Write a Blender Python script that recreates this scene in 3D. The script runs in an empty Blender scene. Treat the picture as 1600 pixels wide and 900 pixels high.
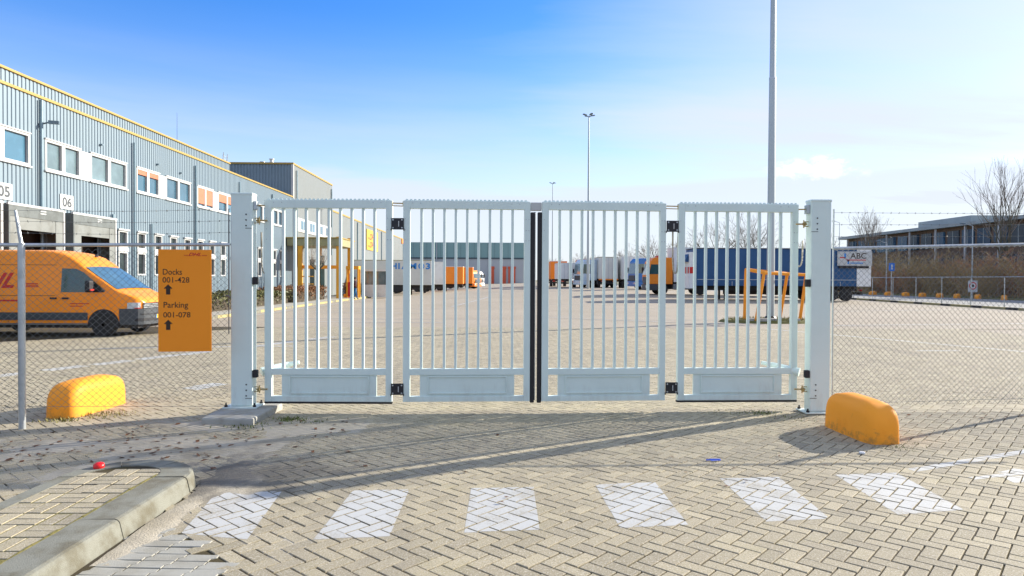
import bpy, math, random
import numpy as np
from mathutils import Matrix, Vector, noise as mnoise
R_ = math.radians
random.seed(7)
scn = bpy.context.scene
COL = scn.collection

# ------------------------------------------------------------------ camera
cam_d = bpy.data.cameras.new('camera'); cam = bpy.data.objects.new('camera', cam_d); COL.objects.link(cam)
cam_d.sensor_width = 36.0; cam_d.lens = 23.74; cam_d.clip_start = 0.05; cam_d.clip_end = 3000
cam.matrix_world = (Matrix.Translation((0, 0, 1.7)) @ Matrix.Rotation(-R_(0.923), 4, 'Z')
                    @ Matrix.Rotation(R_(90 - 0.76), 4, 'X') @ Matrix.Rotation(R_(0.25), 4, 'Z'))
scn.camera = cam
# ------------------------------------------------------------------ light
SUN_AZ, SUN_EL = R_(60.7), R_(22.0)          # azimuth from +Y towards +X
sun_dir = Vector((math.sin(SUN_AZ)*math.cos(SUN_EL), math.cos(SUN_AZ)*math.cos(SUN_EL), math.sin(SUN_EL)))
sd = bpy.data.lights.new('sun', 'SUN'); sd.energy = 2.35; sd.angle = R_(0.55); sd.color = (1.0, 0.925, 0.80)
sun = bpy.data.objects.new('sun', sd); COL.objects.link(sun)
sun.rotation_euler = (-sun_dir).to_track_quat('-Z', 'Y').to_euler()
wld = bpy.data.worlds.new('World'); scn.world = wld; wld.use_nodes = True
wn, wl = wld.node_tree.nodes, wld.node_tree.links
wn.clear()

def wmath(op, a, b=None, c=None, clamp=False):
    n = wn.new('ShaderNodeMath'); n.operation = op; n.use_clamp = clamp
    for i, v in enumerate((a, b, c)):
        if v is None: continue
        if isinstance(v, (int, float)): n.inputs[i].default_value = v
        else: wl.new(v, n.inputs[i])
    return n.outputs[0]
wo = wn.new('ShaderNodeOutputWorld'); bg = wn.new('ShaderNodeBackground')
sky = wn.new('ShaderNodeTexSky'); sky.sky_type = 'NISHITA'; sky.sun_disc = False
sky.sun_elevation = SUN_EL; sky.sun_rotation = SUN_AZ
sky.altitude = 0; sky.air_density = 1.0; sky.dust_density = 0.35; sky.ozone_density = 2.2
tc = wn.new('ShaderNodeTexCoord'); sx = wn.new('ShaderNodeSeparateXYZ'); wl.new(tc.outputs['Generated'], sx.inputs[0])
X, Y, Z = sx.outputs
zc = wmath('MAXIMUM', Z, 0.02)
cv = wn.new('ShaderNodeCombineXYZ')
wl.new(wmath('DIVIDE', X, wmath('ADD', zc, 0.12)), cv.inputs[0]); wl.new(wmath('DIVIDE', Y, wmath('ADD', zc, 0.12)), cv.inputs[1])
def wnoise(vec, scale, detail, rough, stretch=(1, 1, 1), rot=0.0, loc=(0, 0, 0)):
    mp = wn.new('ShaderNodeMapping'); mp.inputs['Scale'].default_value = stretch; mp.inputs['Rotation'].default_value = (0, 0, rot)
    mp.inputs['Location'].default_value = loc
    wl.new(vec, mp.inputs[0])
    n = wn.new('ShaderNodeTexNoise'); n.inputs['Scale'].default_value = scale; n.inputs['Detail'].default_value = detail
    n.inputs['Roughness'].default_value = rough; wl.new(mp.outputs[0], n.inputs[0]); return n.outputs['Fac']
def wramp(v, lo, hi):
    n = wn.new('ShaderNodeMapRange'); n.interpolation_type = 'SMOOTHSTEP'; n.inputs[1].default_value = lo; n.inputs[2].default_value = hi
    wl.new(v, n.inputs[0]); return n.outputs[0]
# thin high veil: streaky cirrus that thickens towards the horizon and the sun side
veil_n = wnoise(cv.outputs[0], 0.55, 6, 0.55, (0.45, 1.4, 1), 0.35, (3.1, 0.4, 0))
veil = wramp(veil_n, 0.38, 0.74)
dotn = wn.new('ShaderNodeVectorMath'); dotn.operation = 'DOT_PRODUCT'; wl.new(tc.outputs['Generated'], dotn.inputs[0]); dotn.inputs[1].default_value = sun_dir
sunside = wramp(dotn.outputs['Value'], 0.05, 0.97)
low = wramp(Z, 0.37, 0.03)
cdot = wn.new('ShaderNodeVectorMath'); cdot.operation = 'DOT_PRODUCT'; wl.new(tc.outputs['Generated'], cdot.inputs[0]); cdot.inputs[1].default_value = Vector((-0.42, 0.74, 0.52)).normalized()
clear = wramp(cdot.outputs['Value'], 0.62, 0.99)          # the clearest, bluest part of the sky lies upper left
veil_f = wmath('ADD', wmath('MULTIPLY', wmath('SUBTRACT', 1.0, clear), wmath('ADD', 0.58, wmath('MULTIPLY', sunside, 0.16))), wmath('ADD', wmath('MULTIPLY', wmath('SUBTRACT', veil, 0.36), 0.50), wmath('MULTIPLY', wmath('SUBTRACT', wnoise(cv.outputs[0], 1.5, 7, 0.6, (0.35, 1.6, 1), 0.6, (1.2, 5.4, 0)), 0.46), 0.55)), None, True)
hband = wnoise(tc.outputs['Generated'], 2.2, 5, 0.55, (0.8, 0.8, 9), 0.0, (0.6, 2.2, 0))
hz_f = wmath('MULTIPLY', low, wmath('ADD', 0.62, wmath('MULTIPLY', wramp(hband, 0.35, 0.7), 0.34)))
# one small cumulus low on the right
cdir = Vector((0.475, 1.0, 0.168)).normalized()
dv = wn.new('ShaderNodeVectorMath'); dv.operation = 'SUBTRACT'; wl.new(tc.outputs['Generated'], dv.inputs[0]); dv.inputs[1].default_value = cdir
dm = wn.new('ShaderNodeMapping'); dm.inputs['Scale'].default_value = (15, 15, 48); wl.new(dv.outputs[0], dm.inputs[0])
dl = wn.new('ShaderNodeVectorMath'); dl.operation = 'LENGTH'; wl.new(dm.outputs[0], dl.inputs[0])
cn = wnoise(tc.outputs['Generated'], 26, 7, 0.62, (1, 1, 1.7))
cum = wramp(wmath('SUBTRACT', wmath('ADD', wmath('MULTIPLY', cn, 2.1), -0.55), wmath('MULTIPLY', dl.outputs['Value'], 0.55)), 0.0, 0.34)
cum = wmath('MULTIPLY', cum, wramp(dl.outputs['Value'], 1.35, 0.5))
bank = wramp(wmath('ADD', Z, wmath('MULTIPLY', wmath('SUBTRACT', hband, 0.5), 0.10)), 0.175, 0.120)
f1 = wmath('MAXIMUM', wmath('MAXIMUM', veil_f, hz_f), wmath('MULTIPLY', bank, 0.92))
f1 = wmath('MINIMUM', f1, 0.97)
mx = wn.new('ShaderNodeMixRGB'); wl.new(f1, mx.inputs[0]); hs = wn.new('ShaderNodeHueSaturation'); hs.inputs['Hue'].default_value = 0.517; hs.inputs['Saturation'].default_value = 1.42; hs.inputs['Value'].default_value = 0.46; wl.new(sky.outputs[0], hs.inputs['Color'])
wl.new(hs.outputs[0], mx.inputs[1]); mx.inputs[2].default_value = (1.40, 1.50, 1.70, 1)
mx2 = wn.new('ShaderNodeMixRGB'); wl.new(wmath('MULTIPLY', cum, 0.9), mx2.inputs[0]); wl.new(mx.outputs[0], mx2.inputs[1]); mx2.inputs[2].default_value = (2.05, 2.02, 2.0, 1)
wl.new(mx2.outputs[0], bg.inputs[0]); bg.inputs[1].default_value = 0.15
wl.new(bg.outputs[0], wo.inputs[0])
# ------------------------------------------------------------------ exposure
vs = scn.view_settings
vs.view_transform = 'Standard'; vs.look = 'None'; vs.gamma = 1.0; vs.use_curve_mapping = False
vs.exposure = 1.97

# ================================================================== helpers
class MB:
    """collects shapes; build() links them as one mesh object"""
    def __init__(s): s.v = []; s.f = []; s.m = []; s.cm = 0
    def add(s, vs, fs):
        o = len(s.v); s.v += [tuple(p) for p in vs]
        for f in fs: s.f.append([o+i for i in f]); s.m.append(s.cm)
    def box(s, x0, x1, y0, y1, z0, z1):
        s.add([(x0,y0,z0),(x1,y0,z0),(x1,y1,z0),(x0,y1,z0),(x0,y0,z1),(x1,y0,z1),(x1,y1,z1),(x0,y1,z1)],
              [(3,2,1,0),(4,5,6,7),(0,1,5,4),(1,2,6,5),(2,3,7,6),(3,0,4,7)]); return s
    def cbox(s, c, d, rz=0):
        h = [k/2 for k in d]; ca, sa = math.cos(rz), math.sin(rz); P = []
        for z in (-h[2], h[2]):
            for x, y in ((-h[0],-h[1]),(h[0],-h[1]),(h[0],h[1]),(-h[0],h[1])):
                P.append((c[0]+x*ca-y*sa, c[1]+x*sa+y*ca, c[2]+z))
        s.add(P, [(3,2,1,0),(4,5,6,7),(0,1,5,4),(1,2,6,5),(2,3,7,6),(3,0,4,7)]); return s
    def tube(s, p0, p1, r0, r1=None, n=8, cap=True):
        r1 = r0 if r1 is None else r1
        p0, p1 = Vector(p0), Vector(p1); d = p1-p0
        if d.length < 1e-9: return s
        d.normalize(); a = d.orthogonal().normalized(); b = d.cross(a)
        vs = []
        for p, r in ((p0, r0), (p1, r1)):
            for i in range(n):
                t = 2*math.pi*i/n; vs.append(p+a*(r*math.cos(t))+b*(r*math.sin(t)))
        fs = [(i, (i+1) % n, n+(i+1) % n, n+i) for i in range(n)]
        if cap: fs += [tuple(range(n-1, -1, -1)), tuple(range(n, 2*n))]
        s.add(vs, fs); return s
    def path(s, pts, r, n=8):
        for i in range(len(pts)-1): s.tube(pts[i], pts[i+1], r, r, n)
        return s
    def prism(s, poly, lo, hi, ax='y'):
        """polygon in the two other axes extruded along ax"""
        def mk(u, v, w): return {'y': (u, w, v), 'x': (w, u, v), 'z': (u, v, w)}[ax]
        n = len(poly); vs = [mk(u, v, lo) for u, v in poly]+[mk(u, v, hi) for u, v in poly]
        s.add(vs, [tuple(range(n)), tuple(range(2*n-1, n-1, -1))]+[(i, n+i, n+(i+1) % n, (i+1) % n) for i in range(n)]); return s
    def poly(s, pts): s.add(pts, [tuple(range(len(pts)))]); return s
    def lathe(s, prof, c=(0,0,0), ax='z', n=20):
        vs = []
        for r, h in prof:
            for i in range(n):
                t = 2*math.pi*i/n; u, v = r*math.cos(t), r*math.sin(t)
                p = {'z': (u, v, h), 'y': (u, h, v), 'x': (h, u, v)}[ax]
                vs.append((c[0]+p[0], c[1]+p[1], c[2]+p[2]))
        fs = []
        for k in range(len(prof)-1):
            for i in range(n): fs.append((k*n+i, k*n+(i+1) % n, (k+1)*n+(i+1) % n, (k+1)*n+i))
        fs += [tuple(range(n-1, -1, -1)), tuple(range((len(prof)-1)*n, len(prof)*n))]
        s.add(vs, fs); return s
    def build(s, name, mat, parent=None, smooth=False, bevel=0, org=None, fixn=False):
        me = bpy.data.meshes.new(name)
        o3 = org if org is not None else ((0,0,0))
        me.from_pydata([(a-o3[0], b-o3[1], c-o3[2]) for a, b, c in s.v], [], s.f)
        mats = mat if isinstance(mat, (list, tuple)) else [mat]
        for m in mats: me.materials.append(m)
        if len(mats) > 1: me.polygons.foreach_set('material_index', s.m)
        if smooth: me.polygons.foreach_set('use_smooth', [True]*len(me.polygons))
        if fixn:
            import bmesh
            bm = bmesh.new(); bm.from_mesh(me); bmesh.ops.recalc_face_normals(bm, faces=bm.faces); bm.to_mesh(me); bm.free()
        me.update()
        o = bpy.data.objects.new(name, me); COL.objects.link(o)
        if parent is not None: o.parent = parent
        if bevel:
            b = o.modifiers.new('bevel', 'BEVEL'); b.width = bevel; b.segments = 2; b.limit_method = 'ANGLE'
        return o
def thing(name, label, cat, loc=(0,0,0), rz=0, group=None):
    o = bpy.data.objects.new(name, None); COL.objects.link(o); o.location = loc; o.rotation_euler = (0, 0, rz)
    o.empty_display_size = 0.2
    return tag(o, label, cat, group)
def tag(o, label, cat, group=None):
    o['label'] = label; o['category'] = cat
    if group: o['group'] = group
    return o
def struct(o, label=None):
    o['kind'] = 'structure'
    if label: o['label'] = label
    return o
def stuff(o): o['kind'] = 'stuff'; return o
def dup(o, parent=None):
    c = o.copy(); COL.objects.link(c); c.parent = parent
    for ch in o.children: dup(ch, c)
    return c
def textmesh(s, size, shear=0.0, off=0.0, space=1.0):
    cu = bpy.data.curves.new('lettering', 'FONT'); cu.body = s; cu.size = size; cu.shear = shear; cu.offset = off; cu.space_character = space
    cu.resolution_u = 4
    ob = bpy.data.objects.new('lettering', cu); COL.objects.link(ob)
    bpy.context.view_layer.update()
    me = bpy.data.meshes.new_from_object(ob)
    V = [tuple(v.co) for v in me.vertices]; Fc = [list(p.vertices) for p in me.polygons]
    bpy.data.objects.remove(ob); bpy.data.curves.remove(cu); bpy.data.meshes.remove(me)
    return V, Fc
def put_text(mb, s, size, fn, **k):
    """fn maps the flat (u,v) of the lettering to a 3D point; returns width"""
    V, Fc = textmesh(s, size, **k)
    mb.add([fn(a, b) for a, b, _ in V], Fc)
    return max((a for a, _, _ in V), default=0)

# ------------------------------------------------------------------ materials
def newmat(name):
    m = bpy.data.materials.new(name); m.use_nodes = True
    return m, m.node_tree.nodes, m.node_tree.links, m.node_tree.nodes['Principled BSDF']
def mth(n, l, op, a, b=None, clamp=False):
    q = n.new('ShaderNodeMath'); q.operation = op; q.use_clamp = clamp
    for i, v in enumerate((a, b)):
        if v is None: continue
        if isinstance(v, (int, float)): q.inputs[i].default_value = v
        else: l.new(v, q.inputs[i])
    return q.outputs[0]
def nz(n, l, vec, scale, detail=4, rough=.55):
    t = n.new('ShaderNodeTexNoise'); t.inputs['Scale'].default_value = scale; t.inputs['Detail'].default_value = detail
    t.inputs['Roughness'].default_value = rough
    if vec is not None: l.new(vec, t.inputs['Vector'])
    return t.outputs['Fac']
def mixc(n, l, f, a, b, bt='MIX'):
    q = n.new('ShaderNodeMixRGB'); q.blend_type = bt
    for i, v in enumerate((f, a, b)):
        if isinstance(v, (int, float)): q.inputs[i].default_value = v
        elif isinstance(v, (tuple, list)): q.inputs[i].default_value = (*v, 1) if len(v) == 3 else v
        else: l.new(v, q.inputs[i])
    return q.outputs[0]
def ramp(n, l, v, lo, hi):
    q = n.new('ShaderNodeMapRange'); q.interpolation_type = 'SMOOTHSTEP'; q.inputs[1].default_value = lo; q.inputs[2].default_value = hi
    l.new(v, q.inputs[0]); return q.outputs[0]
def surf(name, col, rough=.5, metal=0.0, col2=None, scale=3.0, amt=.5, bump=0.0, bscale=60, coat=0.0, spec=.5, world=False, stretch=None, thr=(.4, .7)):
    """colour with a patchy second colour (dirt, weathering) and fine relief"""
    m, n, l, b = newmat(name)
    b.inputs['Roughness'].default_value = rough; b.inputs['Metallic'].default_value = metal
    b.inputs['Specular IOR Level'].default_value = spec
    if coat: b.inputs['Coat Weight'].default_value = coat; b.inputs['Coat Roughness'].default_value = .08
    if world: vec = n.new('ShaderNodeNewGeometry').outputs['Position']
    else: vec = n.new('ShaderNodeTexCoord').outputs['Object']
    if stretch:
        mp = n.new('ShaderNodeMapping'); mp.inputs['Scale'].default_value = stretch; l.new(vec, mp.inputs[0]); vecs = mp.outputs[0]
    else: vecs = vec
    c2 = col2 if col2 else tuple(c*.72 for c in col)
    f = ramp(n, l, nz(n, l, vecs, scale, 6, .62), *thr)
    c = mixc(n, l, mth(n, l, 'MULTIPLY', f, amt), col, c2)
    l.new(c, b.inputs['Base Color'])
    rr = mth(n, l, 'ADD', rough, mth(n, l, 'MULTIPLY', f, .12)); l.new(rr, b.inputs['Roughness'])
    if bump:
        bp = n.new('ShaderNodeBump'); bp.inputs['Strength'].default_value = bump; bp.inputs['Distance'].default_value = .01
        l.new(nz(n, l, vec, bscale, 5, .6), bp.inputs['Height']); l.new(bp.outputs[0], b.inputs['Normal'])
    return m
def glassy(name, col, rough=.04, spec=.8, coat=.6):
    m = surf(name, col, rough, 0, tuple(min(1, c*1.6+.01) for c in col), 1.3, .5, spec=spec); b = m.node_tree.nodes['Principled BSDF']
    b.inputs['Coat Weight'].default_value = coat; b.inputs['Coat Roughness'].default_value = .02
    n, l = m.node_tree.nodes, m.node_tree.links; src = b.inputs['Base Color'].links[0].from_socket; rnd = n.new('ShaderNodeObjectInfo').outputs['Random']
    k = mth(n, l, 'ADD', .45, mth(n, l, 'MULTIPLY', rnd, 1.0)); cmb = n.new('ShaderNodeCombineXYZ')  # random brightness per glass object, painted in for varied reflections
    for i in range(3): l.new(k, cmb.inputs[i])
    l.new(mixc(n, l, 1.0, src, cmb.outputs[0], 'MULTIPLY'), b.inputs['Base Color'])
    return m
M = {}
def grime(m, zlo, zhi, col, amt, scale=14, stretch=(1, 1, 1)):
    """splash dirt and scuffs creeping up from the foot of a painted thing"""
    n, l = m.node_tree.nodes, m.node_tree.links; b = n['Principled BSDF']; src = b.inputs['Base Color'].links[0].from_socket
    pos = n.new('ShaderNodeNewGeometry').outputs['Position']; sp = n.new('ShaderNodeSeparateXYZ'); l.new(pos, sp.inputs[0])
    mp = n.new('ShaderNodeMapping'); mp.inputs['Scale'].default_value = stretch; l.new(pos, mp.inputs[0])
    h = ramp(n, l, sp.outputs[2], zhi, zlo); f = ramp(n, l, mth(n, l, 'ADD', nz(n, l, mp.outputs[0], scale, 7, .72), mth(n, l, 'MULTIPLY', h, .20)), .58, .86)
    l.new(mixc(n, l, mth(n, l, 'MULTIPLY', f, amt), src, col), b.inputs['Base Color']); return m
M['gate'] = surf('grey gate paint', (.68,.785,.745), .38, 0, (.62,.715,.67), 2.2, .55, .04, 90)
M['gate_bar'] = surf('grey gate bar paint', (.68,.785,.745), .40, 0, (.62,.715,.67), 5, .5)
M['rubber'] = surf('black rubber', (.012,.011,.014), .6, 0, (.03,.028,.03), 6, .6)
M['blackmetal'] = surf('black steel', (.02,.02,.025), .45, .3, (.05,.045,.04), 9, .5)
M['zinc'] = surf('galvanised steel', (.50,.53,.55), .38, .75, (.36,.38,.38), 7, .7, .03, 40)
M['wire'] = surf('galvanised wire', (.20,.205,.20), .5, .4, (.13,.12,.10), 9, .6)
M['brass'] = surf('yellow chromate steel', (.50,.38,.18), .35, .8, (.35,.25,.12), 20, .6)
M['cable'] = surf('grey cable', (.36,.32,.26), .55)
M['concrete'] = surf('grey concrete', (.40,.39,.35), .85, 0, (.27,.25,.20), 5, .7, .5, 120)
M['kerbtop'] = surf('worn kerb concrete', (.225,.225,.185), .85, 0, (.13,.115,.075), 5, .85, .5, 140, world=True)
M['mossy'] = surf('moss in joints', (.20,.17,.05), .95, 0, (.10,.10,.03), 40, .8, .6, 200, world=True)
M['yblock'] = surf('yellow painted concrete', (1.0,.37,.03), .55, 0, (.90,.30,.022), 4, .5, .15, 70, thr=(.5,.75), spec=.25)
grime(M['yblock'], 0, .22, (.30,.17,.06), .6); grime(M['gate'], .1, .55, (.46,.46,.41), .35, 7, (1, 1, .25)); grime(M['gate_bar'], .1, .7, (.46,.46,.41), .3, 7, (1, 1, .25))
M['signorange'] = surf('orange sign sheet', (1.0,.32,.026), .5, 0, (.96,.30,.024), 3, .4, spec=.15)
M['signdark'] = surf('dark brown lettering', (.035,.015,.005), .5)
M['red'] = surf('red print', (.62,.012,.008), .45)
M['blueprint'] = surf('blue print', (.02,.22,.62), .45)
M['white'] = surf('white paint', (.52,.53,.52), .45, 0, (.44,.44,.43), 3, .5)
M['offwhite'] = surf('off white panel', (.70,.71,.69), .5, 0, (.56,.55,.51), 2.5, .6)
M['clad'] = surf('silver blue profiled cladding', (.20,.265,.31), .42, .1, (.17,.23,.265), .6, .6)
M['clad_far'] = surf('silver grey cladding', (.26,.285,.285), .5, .1, (.23,.25,.245), .4, .6)
M['trim'] = surf('yellow roof trim', (.40,.265,.05), .5, 0, (.35,.23,.06), 2, .5)
M['pane'] = glassy('window glass', (.06,.15,.22), .03)
M['pane_blind'] = glassy('window glass with closed blind', (.13,.19,.21), .05, coat=.5)
M['pane_dark'] = glassy('dark window glass', (.02,.03,.03), .04)
M['blind'] = surf('orange sun blind', (.50,.165,.085), .7, 0, (.45,.15,.08), 4, .4)
M['pipe'] = surf('blue grey downpipe', (.20,.29,.34), .45, .2)
M['rubberflap'] = surf('grey dock curtain', (.125,.145,.145), .6, 0, (.08,.09,.085), 2.2, .75, .15, 8)
M['flap2'] = surf('pale dock curtain', (.20,.215,.205), .6, 0, (.13,.135,.12), 1.8, .7, .15, 8)
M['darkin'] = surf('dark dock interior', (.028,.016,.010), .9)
M['lettergrey'] = surf('grey numerals', (.05,.06,.07), .5)
M['vanpaint'] = surf('orange van paint', (1.0,.30,.016), .34, 0, (.94,.27,.014), 1.5, .4, coat=.2, spec=.3)
M['vanblack'] = surf('dark grey plastic', (.045,.052,.060), .55, 0, (.075,.08,.085), 6, .5)
M['tyre'] = surf('tyre rubber', (.018,.018,.018), .8, 0, (.05,.045,.04), 10, .5)
M['rim'] = surf('steel wheel rim', (.30,.31,.31), .4, .6, (.16,.15,.14), 6, .6)
M['chassis'] = surf('dark chassis', (.022,.020,.022), .7, 0, (.06,.05,.04), 2, .6)
M['carglass'] = glassy('vehicle glass', (.022,.055,.045), .03, coat=.3)
M['windscreen'] = glassy('windscreen glass', (.05,.095,.115), .03, coat=.4)
M['lamp_red'] = surf('red lens', (.55,.03,.02), .3)
M['lamp_clear'] = surf('clear lens', (.62,.66,.68), .15, .2)
M['truckorange'] = surf('orange truck paint', (.92,.26,.01), .45, 0, (.80,.22,.01), 1, .5)
M['truckwhite'] = surf('white truck body', (.80,.80,.78), .45, 0, (.66,.65,.62), 1.2, .6)
M['truckgrey'] = surf('pale grey curtain', (.66,.655,.61), .6, 0, (.54,.53,.48), .8, .6, .1, 4)
M['truckblue'] = surf('blue curtain', (.010,.075,.20), .5, 0, (.008,.055,.15), 1.2, .6, .12, 5)
M['tractorblue'] = surf('blue cab paint', (.03,.16,.46), .35, 0, None, 1, .4)
M['palecab'] = surf('white and pale blue cab paint', (.58,.68,.76), .35, 0, (.34,.50,.66), 1.3, .8)
M['truckred'] = surf('dull red sheet', (.34,.05,.03), .6)
M['orangeframe'] = surf('orange painted tube', (.95,.33,.008), .45, 0, (.82,.27,.008), 3, .5)
M['portal'] = surf('yellow orange steel frame', (.80,.38,.02), .45, 0, (.68,.30,.02), 2, .5)
M['olive'] = surf('weathered canopy fascia', (.34,.31,.15), .7, 0, (.24,.23,.16), 2, .7)
M['mast'] = surf('galvanised lamp mast', (.42,.47,.49), .45, .45, (.34,.38,.38), 1.5, .6, stretch=(1,1,.1))
M['lamphead'] = surf('lamp head housing', (.16,.22,.26), .45, .3)
M['teal'] = surf('teal cladding', (.20,.34,.34), .55, 0, (.17,.30,.30), .08, .5)
M['hallgrey'] = surf('grey hall cladding', (.40,.43,.45), .55, 0, (.36,.38,.40), .06, .6)
M['darktrim'] = surf('dark band', (.05,.08,.10), .6)
M['reddoor'] = surf('red dock door', (.62,.10,.04), .55)
M['brickwall'] = surf('brown grey facade', (.15,.10,.07), .8, 0, (.10,.075,.055), .3, .7)
M['officeglass'] = glassy('office glass', (.02,.06,.11), .12, spec=.3, coat=.05)
M['roofgrey'] = surf('grey roof edge', (.33,.38,.38), .6, 0, None, .5, .5)
M['bark'] = surf('bare bark', (.13,.115,.085), .9, 0, (.10,.11,.05), 3, .7)
M['twig'] = surf('fine twigs', (.24,.20,.165), .9, 0, (.17,.145,.115), 2, .6)
M['twigred'] = surf('reddish brown twigs', (.50,.24,.13), .9, 0, (.40,.23,.11), .6, .8)
M['twigbrown'] = surf('brown twigs', (.44,.31,.15), .9, 0, (.33,.26,.12), .6, .8)
M['leafgreen'] = surf('evergreen hedge leaves', (.085,.095,.022), .6, 0, (.16,.13,.03), 2.5, .8)
M['leafred'] = surf('copper hedge leaves', (.24,.10,.035), .7, 0, (.13,.085,.03), 1.5, .8)
M['hedgefill'] = surf('dark soil', (.07,.055,.035), .95, 0, None, 10, .5, .5, 50)
M['deadleaf'] = surf('dry leaves', (.16,.065,.025), .8, 0, (.09,.045,.02), 30, .8)
M['weed'] = surf('weed leaves', (.13,.16,.02), .7, 0, (.08,.11,.02), 20, .7)
M['straw'] = surf('dry grass blades', (.24,.21,.07), .9, 0, (.15,.16,.04), 4, .7)
M['skin'] = surf('skin', (.48,.28,.20), .6)
M['hair'] = surf('short dark hair', (.05,.03,.02), .8)
M['jacket'] = surf('dark maroon jacket', (.07,.022,.03), .8)
M['jeans'] = surf('blue jeans', (.02,.13,.30), .85)
M['shoe'] = surf('dark shoes', (.02,.02,.02), .7)
M['signblue'] = surf('blue sign face', (.02,.15,.55), .4)
M['plate'] = surf('yellow number plate', (.72,.46,.03), .4)

PAVE = (.392,.338,.230)
def paving(name, per_object):
    """concrete clinker paver: tint per paver, speckled aggregate, dirt and tyre marks by place"""
    m, n, l, b = newmat(name)
    pos = n.new('ShaderNodeNewGeometry').outputs['Position']
    if per_object: rnd = n.new('ShaderNodeObjectInfo').outputs['Random']
    else:
        a = n.new('ShaderNodeAttribute'); a.attribute_name = 'tint'; rnd = a.outputs['Fac']
    c = mixc(n, l, rnd, (PAVE[0]*.80, PAVE[1]*.80, PAVE[2]*.80), (PAVE[0]*1.16, PAVE[1]*1.16, PAVE[2]*1.14))
    r2 = n.new('ShaderNodeTexWhiteNoise'); r2.noise_dimensions = '1D'; l.new(mth(n, l, 'MULTIPLY', rnd, 917.0), r2.inputs['W'])
    c = mixc(n, l, mth(n, l, 'MULTIPLY', ramp(n, l, r2.outputs['Value'], .55, 1.0), .35), c, (.335,.285,.20))
    sp = nz(n, l, pos, 105, 5, .8)
    c = mixc(n, l, mth(n, l, 'MULTIPLY', ramp(n, l, sp, .50, .62), .80), c, (.15,.13,.095))
    sp2 = nz(n, l, pos, 82, 5, .8)
    c = mixc(n, l, mth(n, l, 'MULTIPLY', ramp(n, l, sp2, .52, .62), .75), c, (.62,.58,.48))
    d = nz(n, l, pos, .55, 6, .65)
    c = mixc(n, l, mth(n, l, 'MULTIPLY', ramp(n, l, d, .50, .74), .42), c, (.20,.175,.14))
    # oily dirt dragged round the nose of the island and along the wheel tracks
    dn = n.new('ShaderNodeVectorMath'); dn.operation = 'DISTANCE'; l.new(pos, dn.inputs[0]); dn.inputs[1].default_value = (-1.95, 5.75, 0)
    st = ramp(n, l, mth(n, l, 'ADD', dn.outputs['Value'], mth(n, l, 'MULTIPLY', nz(n, l, pos, 2.4, 6, .7), 2.2)), 2.05, 1.25)
    c = mixc(n, l, mth(n, l, 'MULTIPLY', st, .62), c, (.105,.095,.08))
    mpt = n.new('ShaderNodeMapping'); mpt.inputs['Scale'].default_value = (1.0, .10, 1); mpt.inputs['Rotation'].default_value = (0, 0, -.06); l.new(pos, mpt.inputs[0])
    c = mixc(n, l, mth(n, l, 'MULTIPLY', ramp(n, l, nz(n, l, mpt.outputs[0], 1.3, 5, .6), .52, .70), .30), c, (.17,.155,.135))
    # greenish film in the less driven corners
    g = nz(n, l, pos, 1.7, 6, .7)
    c = mixc(n, l, mth(n, l, 'MULTIPLY', ramp(n, l, g, .52, .74), .26), c, (.25,.225,.095))
    l.new(c, b.inputs['Base Color']); b.inputs['Roughness'].default_value = .82; b.inputs['Specular IOR Level'].default_value = .35
    bp = n.new('ShaderNodeBump'); bp.inputs['Strength'].default_value = .55; bp.inputs['Distance'].default_value = .004
    l.new(nz(n, l, pos, 190, 4, .7), bp.inputs['Height']); l.new(bp.outputs[0], b.inputs['Normal'])
    return m
M['paver'] = paving('concrete paver', True)
M['paver_mass'] = paving('concrete pavers', False)
M['joint'] = surf('joint sand', (.042,.031,.017), .95, 0, (.085,.066,.014), 1.4, .8, .6, 160, world=True)  # dark mossy sand; its tone also stands in for shadow inside the joints
M['greypaver'] = surf('smooth grey interlocking paver', (.37,.36,.31), .75, 0, (.24,.22,.17), 4, .6, .35, 150, world=True)
def paintmat():
    m, n, l, b = newmat('worn white road paint')
    pos = n.new('ShaderNodeNewGeometry').outputs['Position']
    w = ramp(n, l, mth(n, l, 'ADD', mth(n, l, 'MULTIPLY', nz(n, l, pos, 55, 6, .75), .62), mth(n, l, 'MULTIPLY', nz(n, l, pos, 2.6, 4, .6), .50)), .53, .74)
    c = mixc(n, l, mth(n, l, 'MULTIPLY', w, .85), (.50,.50,.475), (.33,.29,.21))
    l.new(c, b.inputs['Base Color']); b.inputs['Roughness'].default_value = .6
    bp = n.new('ShaderNodeBump'); bp.inputs['Strength'].default_value = .4; bp.inputs['Distance'].default_value = .003
    l.new(nz(n, l, pos, 190, 4, .7), bp.inputs['Height']); l.new(bp.outputs[0], b.inputs['Normal'])
    return m
M['paint'] = paintmat()
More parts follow.
